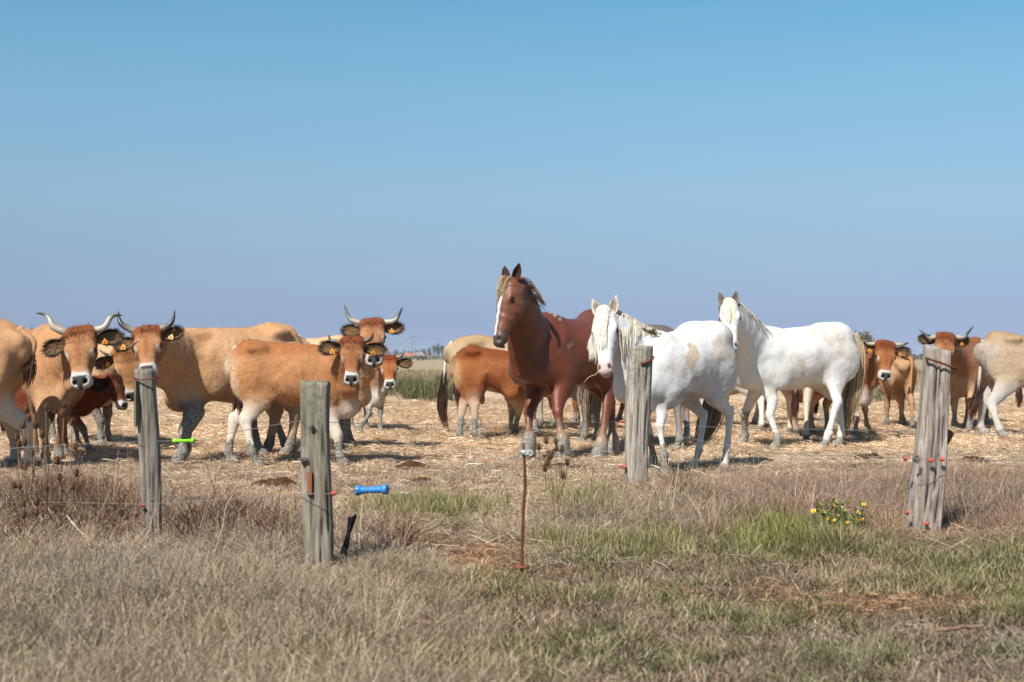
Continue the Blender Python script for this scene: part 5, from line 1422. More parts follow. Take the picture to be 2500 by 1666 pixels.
def scatter(name, tufts, x, y, idx, scl, tint, lean=.12, zoff=0.0):
    n = len(x)
    coll = bpy.data.collections.new(name + "_kinds")
    for t in tufts: coll.objects.link(t)
    order = sorted(range(len(tufts)), key=lambda k: tufts[k].name); inv = np.empty(len(tufts), int); inv[order] = np.arange(len(tufts))
    me = bpy.data.meshes.new(name)
    me.vertices.add(n); me.vertices.foreach_set("co", np.stack([x, y, gz(x, y) + zoff], 1).astype(np.float32).ravel())
    a = me.attributes.new("idx", 'INT', 'POINT'); a.data.foreach_set("value", inv[idx].astype(np.int32))
    a = me.attributes.new("scl", 'FLOAT_VECTOR', 'POINT'); a.data.foreach_set("vector", np.asarray(scl, np.float32).ravel())
    rot = np.stack([rng.normal(0, lean, n), rng.normal(0, lean, n), rng.uniform(0, 6.28, n)], 1).astype(np.float32)
    a = me.attributes.new("rot", 'FLOAT_VECTOR', 'POINT'); a.data.foreach_set("vector", rot.ravel())
    a = me.attributes.new("tint", 'FLOAT_COLOR', 'POINT'); c = np.ones((n, 4), np.float32); c[:, :3] = tint; a.data.foreach_set("color", c.ravel())
    me.materials.append(M['blade'])
    o = bpy.data.objects.new(name, me); col.objects.link(o)
    ng = bpy.data.node_groups.new(name + "_scatter", 'GeometryNodeTree')
    ng.interface.new_socket("Geometry", in_out='INPUT', socket_type='NodeSocketGeometry')
    ng.interface.new_socket("Geometry", in_out='OUTPUT', socket_type='NodeSocketGeometry')
    gi = ng.nodes.new("NodeGroupInput"); go = ng.nodes.new("NodeGroupOutput")
    ci = ng.nodes.new("GeometryNodeCollectionInfo"); ci.inputs["Collection"].default_value = coll
    ci.inputs["Separate Children"].default_value = True; ci.inputs["Reset Children"].default_value = True
    ip = ng.nodes.new("GeometryNodeInstanceOnPoints"); ip.inputs["Pick Instance"].default_value = True
    def na(nm, ty):
        q = ng.nodes.new("GeometryNodeInputNamedAttribute"); q.data_type = ty; q.inputs[0].default_value = nm
        return [s for s in q.outputs if s.enabled and s.name == 'Attribute'][0]
    ng.links.new(gi.outputs[0], ip.inputs["Points"]); ng.links.new(ci.outputs[0], ip.inputs["Instance"])
    ng.links.new(na("idx", 'INT'), ip.inputs["Instance Index"]); ng.links.new(na("rot", 'FLOAT_VECTOR'), ip.inputs["Rotation"])
    ng.links.new(na("scl", 'FLOAT_VECTOR'), ip.inputs["Scale"]); ng.links.new(ip.outputs[0], go.inputs[0])
    md = o.modifiers.new("scatter", 'NODES'); md.node_group = ng
    tag(o, kind='stuff')
    return o

DRY = [lin(214, 190, 160, .95), lin(200, 172, 146, .95), lin(226, 206, 178, .95), lin(182, 152, 126, .95), lin(206, 170, 150, .95), lin(172, 152, 124, .95)]
GRN = [lin(146, 142, 92, .88), lin(120, 124, 74, .88), lin(170, 162, 114, .9), lin(106, 112, 62, .88), lin(198, 182, 138, .95), lin(188, 166, 130, .95)]
STRAW = [lin(222, 194, 160, 1.0), lin(204, 172, 138, 1.0), lin(182, 150, 118, 1.0), lin(236, 214, 182, 1.1), lin(162, 130, 100, 1.05), lin(160, 140, 110, 1.05)]
WEED = [lin(116, 84, 64, .8), lin(92, 66, 50, .8), lin(142, 108, 86, .8), lin(130, 92, 70, .8)]
K_TALL = [tuft("dry_bunch", 44, .06, (.10, .28), .0032, .80, DRY, heads=5) for _ in range(5)]
K_FINE = [tuft("fine_bunch", 46, .065, (.09, .24), .0026, .42, DRY + DRY[:3] + GRN[4:], heads=4) for _ in range(4)]
K_GRN = [tuft("green_bunch", 36, .05, (.07, .17), .0042, .50, GRN) for _ in range(4)]
K_SHORT = [tuft("short_bunch", 30, .07, (.02, .07), .0042, .7, DRY + GRN[4:] + STRAW[1:3]) for _ in range(3)]
K_STRAW = [tuft("straw_litter", 52, .13, (.03, .13), .0036, .12, STRAW, flat=True) for _ in range(4)]
K_STUB = [tuft("stubble", 16, .10, (.015, .05), .0045, .6, STRAW + DRY[:2]) for _ in range(3)]
K_WEED = [tuft("dead_weed", 26, .06, (.10, .30), .0052, .5, WEED, curl=.9) for _ in range(3)]
K_MAT = [tuft("matted_bunch", 42, .09, (.06, .17), .0032, .35, DRY + DRY[:3], flat=True, el=.30) for _ in range(4)]
K_STEM = [tuft("dry_stem", 5, .05, (.28, .52), .0034, .30, DRY[:3] + [DRY[3]], curl=.3, heads=5) for _ in range(4)]

def ground_points(n, y0, y1, wide=.44):
    y = np.sqrt(rng.uniform(y0 * y0, y1 * y1, n)); x = rng.uniform(-wide, wide, n) * y
    return x, y

# verge and foreground
x, y = ground_points(30000, 3.9, 13.6)
px, py, zv, zf, zl, zg, zb, zfd, nn, nn2 = zones(x, y)
r = rng.random(len(x))
hgt = zv ** 1.5 * (.36 + .45 * (nn + .5) + .3 * nn2) + zf * (zl * .62 + (1 - zl) * .26) + .10
hgt *= 1 - .65 * blobs(px, py, [(2045, 1325, 95, 32, 1.0), (1738, 1345, 50, 18, .8), (1838, 1335, 40, 18, .7), (777, 1418, 75, 26, .95), (372, 1350, 60, 24, .95), (2245, 1328, 70, 22, .9), (1552, 1205, 60, 16, .9), (845, 1390, 40, 24, .8), (478, 1262, 60, 18, .8)])
hgt *= (1 - .75 * zb)
turf = smooth(1085, 1150, py + 60 * nn) * (1 - zv) * (1 - zf)
dens = np.clip(zv * 1.0 + zf * (.85 * zl + .80 * (1 - zl)) + .5 * turf, 0, 1) * (1 - .88 * zb)
keep = r < dens
weedw = blobs(px, py, [(170, 1240, 120, 60, 1.0), (330, 1290, 110, 40, .5), (560, 1290, 90, 45, .45), (950, 1330, 60, 30, .6), (740, 1330, 100, 50, .25)])
q = rng.random(len(x))
isg = (q < zg * 1.1 * (.72 + nn2) + (.06 + .22 * (1 - zl)) * zf * smooth(-.15, .15, nn2 + .4 * nn))
isw = (~isg) & (rng.random(len(x)) < weedw * .8)
short = (~isg) & (~isw) & (hgt < .40)
matt = (~isg) & (~isw) & (rng.random(len(x)) < .60 * zv + .02 * zf)
short &= ~matt
fine = (~isg) & (~isw) & (~short) & (~matt) & (rng.random(len(x)) < .35 + .6 * zf)
tall = ~(isg | isw | short | fine | matt)
warm = np.stack([1 + .22 * nn, 1 + .02 * nn, 1 - .16 * nn], 1)
bright = (1.08 + .75 * nn2 + .35 * nn + rng.normal(0, .12, len(x)))[:, None]
tint = np.clip(warm * bright, .4, 1.6)
tint = tint * np.where((zf > .5)[:, None], np.array([[.90, .91, .92]]), 1.0)
pinkish = (smooth(1500, 1900, px) * zv)[:, None]
tint = tint * (1 + pinkish * np.array([[-.24, -.30, -.30]])) * np.where((zf > .5)[:, None], .90 - .08 * (1 - zl)[:, None], 1 - .12 * zv[:, None])
ids = np.zeros(len(x), int); kinds = K_TALL + K_FINE + K_GRN + K_SHORT + K_WEED + K_MAT
off = np.cumsum([0, len(K_TALL), len(K_FINE), len(K_GRN), len(K_SHORT), len(K_WEED)])
ids[tall] = rng.integers(0, 5, tall.sum()); ids[fine] = off[1] + rng.integers(0, 4, fine.sum()); ids[isg] = off[2] + rng.integers(0, 4, isg.sum())
ids[short] = off[3] + rng.integers(0, 3, short.sum()); ids[isw] = off[4] + rng.integers(0, 3, isw.sum())
ids[matt] = off[5] + rng.integers(0, 4, matt.sum())
hs = np.where(matt, .8 + .5 * hgt, np.where(isg, .30 + .6 * hgt, np.where(short, .9, hgt))) * rng.uniform(.75, 1.25, len(x))
s3 = np.stack([.8 + .35 * hs, .8 + .35 * hs, hs], 1)
scatter("grass", kinds, x[keep], y[keep], ids[keep], s3[keep], tint[keep])
# flattened reddish straw on the worn ground about the rod
x, y = ground_points(9000, 5.5, 8.6)
px, py, zv, zf, zl, zg, zb, zfd, nn, nn2 = zones(x, y)
k_ = rng.random(len(x)) < zb * .9
x, y = x[k_], y[k_]; sc = rng.uniform(.5, .9, len(x))
scatter("flattened_straw", K_STRAW, x, y, rng.integers(0, 4, len(x)), np.stack([sc, sc, sc], 1), rng.uniform(.7, 1.1, (len(x), 1)) * np.array([[.92, .74, .62]]), lean=.15)
# a bright tussock and the tall green growth near the flowers and the gateway
x, y = ground_points(26000, 6.2, 10.5)
px, py = to_px(x, y)
w = blobs(px, py, [(1895, 1312, 62, 22, 1.0), (1840, 1345, 90, 16, .5), (1990, 1340, 90, 16, .45), (1050, 1252, 110, 18, .5), (1420, 1240, 60, 22, .3), (1560, 1335, 160, 24, .28), (1370, 1335, 60, 16, .25)])
k_ = rng.random(len(x)) < w
x, y, px = x[k_], y[k_], px[k_]; sc = rng.uniform(.7, 1.25, len(x))
scatter("green_tussock", K_GRN, x, y, rng.integers(0, 4, len(x)), np.stack([sc * .8, sc * .8, sc], 1), rng.uniform(.8, 1.25, (len(x), 1)) * np.where((np.abs(px - 1895) < 90)[:, None], np.array([[.92, 1.0, .70]]), np.array([[1.0, 1.02, .86]])))
# brown dead weeds standing about the teasels and the left posts
x, y = ground_points(14000, 6.6, 10.6)
px, py = to_px(x, y)
w = blobs(px, py, [(150, 1275, 130, 40, .55), (40, 1300, 60, 40, .35), (300, 1300, 60, 24, .45), (560, 1305, 110, 26, .22), (690, 1330, 50, 24, .2), (980, 1345, 50, 20, .3), (1640, 1230, 90, 22, .12)])
k_ = rng.random(len(x)) < w
x, y = x[k_], y[k_]; sc = rng.uniform(.55, 1.25, len(x))
scatter("dead_weeds", K_WEED, x, y, rng.integers(0, 3, len(x)), np.stack([sc, sc, sc], 1), rng.uniform(.8, 1.7, (len(x), 1)) * np.array([[.98, 1.0, .98]]), lean=.3)
# taller seeding stems, mostly along the fence and on the left
x, y = ground_points(2600, 4.6, 12.5)
px, py, zv, zf, zl, zg, zb, zfd, nn, nn2 = zones(x, y)
keep = rng.random(len(x)) < zv * .5 * (1 - zb) + zf * zl * .25
x, y, zv = x[keep], y[keep], zv[keep]
sc = rng.uniform(.45, 1.0, len(x)) * (.55 + .45 * zv)
scatter("dry_stems", K_STEM, x, y, rng.integers(0, 4, len(x)), np.stack([sc, sc, sc], 1), rng.uniform(.75, 1.15, (len(x), 1)) * np.ones((1, 3)), lean=.2)
# trampled straw over the paddock
x, y = ground_points(26000, 9.0, 34.0, .42)
px, py, zv, zf, zl, zg, zb, zfd, nn, nn2 = zones(x, y)
w = smooth(1290, 1180, py) * (1 - zv) * (1 - zf)
DUNGP = [(675, 1186, 60, 10), (1005, 1148, 38, 9), (1025, 1180, 34, 6), (1360, 1150, 64, 9), (2122, 1123, 42, 6), (2370, 1127, 56, 10), (478, 1240, 34, 9)]
keep = rng.random(len(x)) < w * (.30 + .70 * smooth(-.22, .12, nn)) * (1 - np.clip(blobs(px, py, [(*d_, 1.3) for d_ in DUNGP]), 0, 1))
x, y, nn, nn2, py = x[keep], y[keep], nn[keep], nn2[keep], py[keep]
st = rng.random(len(x)) < .62
ids = np.where(st, rng.integers(0, 4, len(x)), 4 + rng.integers(0, 3, len(x)))
grey = smooth(1080, 1150, py)[:, None]
big = fbm(np.stack([x, y, 0 * x], 1) * np.array([.55, 1, 1]), .55, 44) - .5
tint = 1.36 * np.clip((1 + .5 * nn2 + .5 * nn + .4 * big)[:, None] * (1 + grey * np.array([[-.10, -.06, .02]])), .45, 1.5)
sc = rng.uniform(.8, 1.4, len(x)) * np.interp(y, [12, 30], [1.0, 1.5])
scatter("straw_litter", K_STRAW + K_STUB, x, y, ids, np.stack([sc, sc, sc], 1), tint)
# rough grass of the far field
x, y = ground_points(15000, 26, 95, .42)
px, py, zv, zf, zl, zg, zb, zfd, nn, nn2 = zones(x, y)
fk = rng.random(len(x)) < zfd
x, y, nn = x[fk], y[fk], nn[fk]
sc = rng.uniform(1.6, 3.0, len(x)) * np.interp(y, [26, 95], [1, 2.0])
tn = np.clip(1 + .5 * nn + rng.normal(0, .1, len(x)), .5, 1.5)[:, None] * np.array([[.90, .92, .84]])
scatter("field_grass", K_SHORT, x, y, rng.integers(0, 3, len(x)), np.stack([sc * 1.6, sc * 1.6, sc * .8], 1), tn)
# rushes
K_RUSH = [tuft("rush_bunch", 40, .16, (.18, .60), .010, .42, [lin(122, 130, 80, .7), lin(98, 114, 66, .7), lin(146, 142, 96, .7), lin(180, 160, 122, .75), lin(84, 100, 60, .7)]) for _ in range(4)]
RX, RY = [], []
for (x0, x1, y0, y1, n) in [(985, 1062, 955, 984, 46), (948, 1100, 944, 978, 46), (1050, 1105, 955, 985, 26), (2140, 2195, 968, 986, 22), (1395, 1440, 960, 975, 8), (880, 960, 955, 968, 8), (1000, 1090, 926, 942, 14)]:
    qx = rng.uniform(x0, x1, n); qy = y0 + (y1 - y0) * rng.random(n)
    Y = FPX * CH / (qy - HY); RX.append((qx - CX) / FPX * Y); RY.append(Y)
RX, RY = np.concatenate(RX), np.concatenate(RY)
sc = rng.uniform(.6, 1.15, len(RX))
scatter("rushes", K_RUSH, RX, RY, rng.integers(0, 4, len(RX)), np.stack([sc * 1.3, sc * 1.3, sc], 1), rng.uniform(.7, 1.2, (len(RX), 1)) * np.ones((1, 3)))

# ------------------------------------------------------------------ fence posts
def wood_material():
    m, nt, b = mat("weathered_wood")
    tc = N(nt, "ShaderNodeTexCoord").outputs["Object"]
    g1 = noise(nt, 1.0, 6, tc, .65, stretch=(55, 55, 3.2)); g2 = noise(nt, 1.0, 5, tc, .6, stretch=(170, 170, 7)); big = noise(nt, 7, 4, tc)
    base = mixc(nt, rng_map(nt, g1, .32, .68), tuple(lin(120, 108, 98, .8)), tuple(lin(206, 196, 186, .82)))
    dk = rng_map(nt, g2, .30, .46, .35, 1.0)
    vc = N(nt, "ShaderNodeCombineColor"); [nt.links.new(dk, vc.inputs[i]) for i in range(3)]
    base = mixc(nt, .9, base, vc.outputs[0], 'MULTIPLY')
    tintc = attr(nt, "coat")
    base = mixc(nt, 1.0, base, tintc, 'MULTIPLY')
    li = attr(nt, "lichen", "Fac")
    ln_ = noise(nt, 42, 5, tc, .7)
    lf = rng_map(nt, math_n(nt, 'ADD', ln_, math_n(nt, 'MULTIPLY', li, .30)), .70, .92, 0, .85)
    base = mixc(nt, lf, base, tuple(lin(120, 124, 98, .7)))
    crack = attr(nt, "crack", "Fac")
    base = mixc(nt, rng_map(nt, crack, .2, .9), base, (.035, .028, .022))
    nt.links.new(base, b.inputs["Base Color"]); b.inputs["Roughness"].default_value = .9; b.inputs["Specular IOR Level"].default_value = .15
    h = math_n(nt, 'ADD', g1, math_n(nt, 'MULTIPLY', g2, .8)); bump(nt, b, h, .9, .008)
    return m
M['wood'] = wood_material()
M['rust'] = plain("rusty_iron", lin(118, 66, 44, .9), .85, .45, 60, .6, .002, .2)
M['wire'] = plain("galvanised_wire", lin(150, 146, 140, .8), .45, .2, 40, 0, 0, .5)
M['orange'] = plain("orange_plastic", lin(222, 92, 64, .95), .42, .12, 60, .1, .001, .5)
M['blackp'] = plain("black_plastic", (.02, .021, .023), .5, .3, 40, .4, .003, .4)

def post(label, base_px, top_px, Y, w0, w1, flat, tint, lichen, sides=48, seed=0, topcut=0.0, lean_y=0.0, cracks=()):
    b0 = P(*base_px, Y); b0[2] = float(gz(b0[0], b0[1])) - .12
    t0 = P(*top_px, Y); t0[1] += lean_y
    root = empty("fence_post", (b0[0], b0[1], float(gz(b0[0], b0[1]))))
    tag(root, label, "fence post", "weathered wooden fence posts")
    rows = 56; org = np.array(root.location)
    V = []; C = []; LI = []; CR = []
    r2 = np.random.default_rng(100 + seed)
    ph = r2.uniform(0, 6.28, 6)
    for i in range(rows + 1):
        t = i / rows; c = b0 * (1 - t) + t0 * t; w = (w0 * (1 - t) + w1 * t) * .5
        c[0] += .006 * math.sin(t * 5 + ph[0]); w *= 1 + .03 * math.sin(t * 9 + ph[1])
        for j in range(sides):
            a = 2 * math.pi * j / sides
            ca, sa = math.cos(a), math.sin(a)
            sq = 1 / (abs(ca) ** flat + abs(sa) ** flat) ** (1 / flat)
            grain = .035 * math.sin(a * 7 + ph[2] + t * 1.5) + .022 * math.sin(a * 13 + ph[3] - t * 2.2) + .012 * math.sin(a * 19 + ph[4] + t * 7)
            cr = 0.0
            for (ca0, cw, cd, ta, tb) in cracks:
                aa = ca0 + .10 * math.sin(t * 6 + ca0); da = abs((a - aa + math.pi) % (2 * math.pi) - math.pi)
                if ta <= t <= tb: cr = max(cr, math.exp(-(da / cw) ** 2) * min(1, (t - ta) / .05, (tb - t) / .05) * cd)
            rr = w * sq * (1 + grain - .38 * cr)
            z = c[2]
            if i >= rows - 1: z += topcut * ca * w * 2 + .006 * math.sin(a * 5 + ph[5])
            V.append([c[0] + rr * ca, c[1] + rr * sa * .9, z]); CR.append(cr)
            k = tint * (1 + .10 * math.sin(a * 3 + ph[1]))
            C.append(k); LI.append(lichen * min(1, max(0, (t - .25) / .6)))
    n = len(V)
    tc = t0 + [0, 0, .004]
    for j in range(sides):
        q = np.array(V[rows * sides + j]); V.append(list(q * .45 + tc * .55 + [0, 0, .003 * math.sin(j * 2.1)])); C.append(tint * .85); LI.append(lichen * 1.2); CR.append(.15 + .25 * (j % 5 == 0))
    V.append(list(tc)); C.append(tint * .8); LI.append(lichen); CR.append(.3)
    q4 = [[i * sides + j, i * sides + (j + 1) % sides, (i + 1) * sides + (j + 1) % sides, (i + 1) * sides + j] for i in range(rows + 1) for j in range(sides)]
    t3 = [[(rows + 1) * sides + j, (rows + 1) * sides + (j + 1) % sides, len(V) - 1] for j in range(sides)]
    build("post_body", np.array(V) - org, [np.array(q4), np.array(t3)], M['wood'], root, colors=np.array(C), attrs={'lichen': LI, 'crack': CR})
    return root, org

def knob(root, org, px, py, Y, s=.016, d=(1, 0, 0), label=None):
    """a screw-in ring insulator: stem, flared collar and ribbed body"""
    c = P(px, py, Y) - org; d = unit(d)
    up = unit(np.cross(d, [0, 1, .2])); w = np.cross(d, up)
    prof = [(-1.2, .25), (-.9, .6), (-.5, .62), (-.45, .95), (-.1, .95), (-.05, .6), (.2, .58), (.25, .85), (.55, .8), (.9, .45), (1.1, .2)]
    V = []; k = 12
    for x, r in prof:
        a = np.arange(k) / k * 2 * np.pi
        V.append(c + d * x * s + s * r * (np.cos(a)[:, None] * up + np.sin(a)[:, None] * w))
    V = np.concatenate(V)
    F = [[i * k + j, i * k + (j + 1) % k, (i + 1) * k + (j + 1) % k, (i + 1) * k + j] for i in range(len(prof) - 1) for j in range(k)]
    return build("insulator", V, np.array(F), M['orange'], root)

def band(root, org, pts, r=.004, name="wire_band"):
    mb = MB(); add_tube(mb, spline(np.array(pts) - org, 20), r, 6)
    return mb.build(name, M['rust'], root)

T1 = np.array([.86, .84, .78]); T2 = np.array([.94, .92, .82]); T3 = np.array([1.22, 1.21, 1.17]); T4 = np.array([1.16, 1.10, 1.06])
p1, o1 = post("slender grey post in front of the large horned cow, leftmost of the fence posts", (373, 1330), (356, 903), 7.96, .103, .112, 3.2, T1, .55, seed=1, cracks=[(4.2, .10, 1, .1, .9), (5.1, .07, .8, .0, .5), (3.6, .08, .9, .2, .95)])
band(p1, o1, [P(330, 924, 7.90), P(345, 928, 7.885), P(360, 926, 7.88), P(384, 924, 7.90), P(386, 923, 8.02), P(330, 922, 8.02), P(329, 924, 7.91)], .0045)
mb = MB(); V_, q_ = box_vf(P(331, 985, 7.9) - o1, (.006, .012, .13)); mb.add(V_, q_, (.55, .5, .45)); mb.build("loose_splinter", M['wood'], p1, False)
knob(p1, o1, 349, 1235, 7.90, .012)
p2, o2 = post("thick greenish grey post with square shoulders in front of the reddish heifer", (778, 1395), (771, 933), 6.90, .132, .136, 5.0, T2, 1.0, seed=2, cracks=[(4.45, .05, 1, .35, .8), (5.0, .06, 1, .05, .4), (4.0, .05, .7, .5, 1.0), (5.4, .05, .6, .3, .9), (3.4, .06, 1, .1, .5)])
V_, q_ = box_vf(P(756, 1180, 6.835) - o2, (.011, .010, .055)); build("bare_wood_scar", V_, np.array(q_), plain("bare_wood", lin(158, 98, 60, .9), .8, .3, 60, .4, .003), p2, smooth_shade=False)
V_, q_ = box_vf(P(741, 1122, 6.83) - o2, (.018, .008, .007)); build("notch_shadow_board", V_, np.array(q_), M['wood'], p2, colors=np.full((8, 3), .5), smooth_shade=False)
V_, q_ = box_vf(P(762, 1045, 6.828) - o2, (.008, .006, .012), np.array(Matrix.Rotation(.7, 3, 'Y'))); build("wood_knot", V_, np.array(q_), M['wood'], p2, colors=np.full((8, 3), .22), smooth_shade=False)
knob(p2, o2, 815, 1205, 6.86, .013)
p3, o3 = post("pale grey leaning post in front of the bushy maned white horse", (1550, 1194), (1564, 847), 11.40, .180, .186, 4.5, T3, .9, seed=3, topcut=.01, cracks=[(4.6, .05, .8, .1, .9), (5.3, .05, .6, .3, 1.0), (4.1, .05, .6, .0, .6)])
band(p3, o3, [P(1564, 888, 11.31), P(1575, 886, 11.30), P(1590, 880, 11.32), P(1595, 873, 11.35), P(1593, 872, 11.41)], .010, "rusty_staple")
knob(p3, o3, 1520, 1030, 11.34, .016, (-1, 0, .1)); knob(p3, o3, 1523, 1140, 11.32, .018, (-1, -.2, .2)); knob(p3, o3, 1512, 1139, 11.30, .015, (-1, .3, -.1))
p4, o4 = post("broad split grey post leaning to the right with several orange insulators", (2247, 1310), (2298, 852), 8.32, .196, .142, 5.0, T4, .15, seed=4, topcut=-.16, lean_y=.05, cracks=[(4.45, .06, 1.2, .1, 1.0), (5.2, .05, .8, .0, .7), (4.9, .04, .7, .3, .95), (3.8, .05, .8, .2, .9), (4.05, .04, .7, .0, .4)])
band(p4, o4, [P(2261, 874, 8.32), P(2265, 876, 8.283), P(2290, 884, 8.272), P(2312, 892, 8.272), P(2329, 899, 8.285), P(2335, 898, 8.34)], .0075)
for k_, (x_, y_, d_) in enumerate([(2210, 1120, (-.7, -.5, .8)), (2273, 1124, (1, -.8, .1)), (2300, 1122, (1, -.5, .1)), (2215, 1252, (-.2, -1, .2)), (2262, 1279, (.2, -1, .2))]):
    knob(p4, o4, x_, y_, 8.222 if k_ < 3 else 8.215, .0145, d_)
V_, q_ = box_vf(P(2312, 1068, 8.42) - o4, (.020, .03, .042), np.array(Matrix.Rotation(.55, 3, 'Y'))); build("wood_block", V_, np.array(q_), plain("red_brown_wood", lin(140, 92, 64, .9), .85, .3, 50, .5, .004), p4, smooth_shade=False)
mb = MB()
for k_ in range(4):
    c_ = P(2236, 1122, 8.222) - o4
    a_ = np.linspace(0, 6.0, 12) + k_
    add_tube(mb, c_ + np.stack([.010 * np.cos(a_) + .005 * k_ - .008, -.003 * np.ones(12) - .002 * k_, (.010 + .004 * k_) * np.sin(a_)], 1), .0022, 5)
mb.build("wire_knot", M['blackp'], p4)

# ------------------------------------------------------------------ wires, handles, rod
def wire(label, pts, r=.0018):
    w = np.array([P(*p) for p in pts])
    mb = MB(); o = w.mean(0); add_tube(mb, spline(w - o, 40), r, 5)
    ob = mb.build("fence_wire", M['wire']); ob.location = tuple(o)
    tag(ob, label, "wire", "fence wires"); return ob
wire("upper wire running left from the slender post past the teasels", [(-90, 1103, 8.5), (0, 1097, 8.25), (170, 1086, 8.1), (345, 1079, 7.89)])
wire("short upper wire from the slender post to the bright green handle", [(384, 1078, 7.90), (425, 1077, 7.78)])
wire("upper wire rising from the green handle to the thick greenish post", [(473, 1076, 7.66), (556, 1059, 7.45), (660, 1040, 7.15), (738, 1027, 6.83)])
wire("long upper wire from the thick greenish post to the pale leaning post", [(806, 1031, 6.86), (1000, 1036, 8.1), (1250, 1034, 10.0), (1521, 1030, 11.32)])
wire("upper wire from the pale leaning post to the broad split post", [(1590, 1031, 11.35), (1720, 1042, 10.9), (1859, 1046, 10.2), (2068, 1050, 9.2), (2232, 1054, 8.40)])
wire("upper wire running right from the broad split post", [(2330, 1056, 8.40), (2420, 1057, 8.3), (2600, 1058, 8.2)])
wire("low wire running left from the slender post through the dead weeds", [(-90, 1226, 8.5), (150, 1227, 8.2), (349, 1232, 7.88)])
wire("low wire between the slender post and the thick greenish post", [(349, 1232, 7.88), (560, 1219, 7.4), (738, 1207, 6.82), (813, 1206, 6.80)])
wire("low wire from the thick greenish post to the blue handle", [(818, 1205, 6.80), (845, 1198, 6.9), (874, 1196, 7.0)])
wire("wire climbing from the blue handle to the rusty rod", [(944, 1194, 7.0), (1060, 1174, 6.95), (1180, 1142, 6.9), (1284, 1107, 6.83)])
wire("middle wire from the rusty rod to the pale leaning post", [(1292, 1106, 6.83), (1400, 1106, 9.0), (1523, 1139, 11.31)])
wire("sagging middle wire from the pale leaning post to the broad split post", [(1585, 1052, 11.33), (1700, 1074, 10.9), (1837, 1098, 10.2), (1912, 1109, 9.8), (2081, 1113, 9.0), (2210, 1119, 8.19), (2300, 1122, 8.19)])
wire("middle wire running right from the broad split post", [(2304, 1122, 8.19), (2400, 1123, 8.2), (2600, 1128, 8.2)])
def handle(label, a, b, Y, s, c, ribs, cat):
    pa, pb = P(*a, Y), P(*b, Y - .05); o = (pa + pb) / 2; L = np.linalg.norm(pb - pa); d = unit(pb - pa)
    root = empty("gate_handle", o); tag(root, label, cat)
    up = unit(np.cross(d, [0, 1, 0])); w = np.cross(d, up); k = 16
    prof = [(0, .50), (.0, .95), (.03, 1.0), (.10, .92), (.16, .62)]
    if ribs:
        for i in range(ribs):
            u = .20 + .52 * i / (ribs - 1); prof += [(u - .035, .56), (u - .015, .70), (u + .02, .70), (u + .04, .56)]
        prof += [(.80, .62), (.86, .95), (.97, .98), (1.0, .86), (1.0, .2)]
    else:
        prof += [(.2, .56), (.8, .56), (.84, .8), (.88, .95), (.97, .92), (1.0, .8), (1.0, .2)]
    V = []
    for x, r in prof:
        aa = np.arange(k) / k * 2 * np.pi; V.append(d * (x - .5) * L + s * r * (np.cos(aa)[:, None] * up + np.sin(aa)[:, None] * w))
    V = np.concatenate(V); F = [[i * k + j, i * k + (j + 1) % k, (i + 1) * k + (j + 1) % k, (i + 1) * k + j] for i in range(len(prof) - 1) for j in range(k)]
    build("grip", V, np.array(F), c, root)
    mb = MB(); add_tube(mb, np.array([-d * (.5 * L + .02), -d * .42 * L]), .004, 6); mb.build("spring_hook", M['rust'], root)
    mb = MB(); add_tube(mb, np.array([d * .49 * L, d * (.5 * L + .02)]), .003, 6); mb.build("hook", M['rust'], root)
    return root
handle("bright green plastic gate handle hanging on the upper wire", (424, 1077), (475, 1076), 7.74, .0155, plain("green_plastic", lin(140, 226, 20, .9), .35, .05, 20, 0, 0, .5), 0, "gate handle")
handle("blue ribbed plastic gate handle hanging on the low wire", (871, 1198), (946, 1195), 7.02, .026, plain("blue_plastic", lin(58, 142, 216, .9), .35, .12, 30, 0, 0, .5), 5, "gate handle")
rb = P(1274, 1412, 6.80); root = empty("rusty_rod", (rb[0], rb[1], 0)); tag(root, "thin rusty iron rod with a disc near its foot standing in the gateway", "iron rod"); o = np.array(root.location)
mb = MB(); add_tube(mb, spline(np.array([P(1275, 1416, 6.80), P(1274, 1380, 6.80), P(1278, 1240, 6.8), P(1282, 1180, 6.8), P(1278, 1082, 6.80)]) - o, 14), .0075, 8); mb.build("rod", M['rust'], root)
mb = MB(); cc = P(1275, 1384, 6.80) - o; add_tube(mb, np.array([cc - [0, 0, .004], cc + [0, 0, .004]]), .034, 18); mb.build("disc", plain("red_rust", lin(150, 84, 58, .9), .85, .4, 60, .5, .003), root)
M['white'] = plain("white_plastic", lin(226, 222, 214, .9), .4, .08, 30, 0)
mb = MB(); aa = np.linspace(0, 2 * np.pi, 14)
c1 = P(1279, 1106, 6.785) - o; add_tube(mb, np.array([c1 + [-.012, 0, .004], c1 + [.012, 0, .004]]), .009, 8); add_tube(mb, np.array([c1 + [.0, 0, -.004], c1 + [.026, 0, -.006]]), .006, 8)
add_tube(mb, c1 + np.stack([.028 + .012 * np.cos(aa), 0 * aa, -.001 + .012 * np.sin(aa)], 1), .0035, 6); mb.build("insulator_clip", M['white'], root)

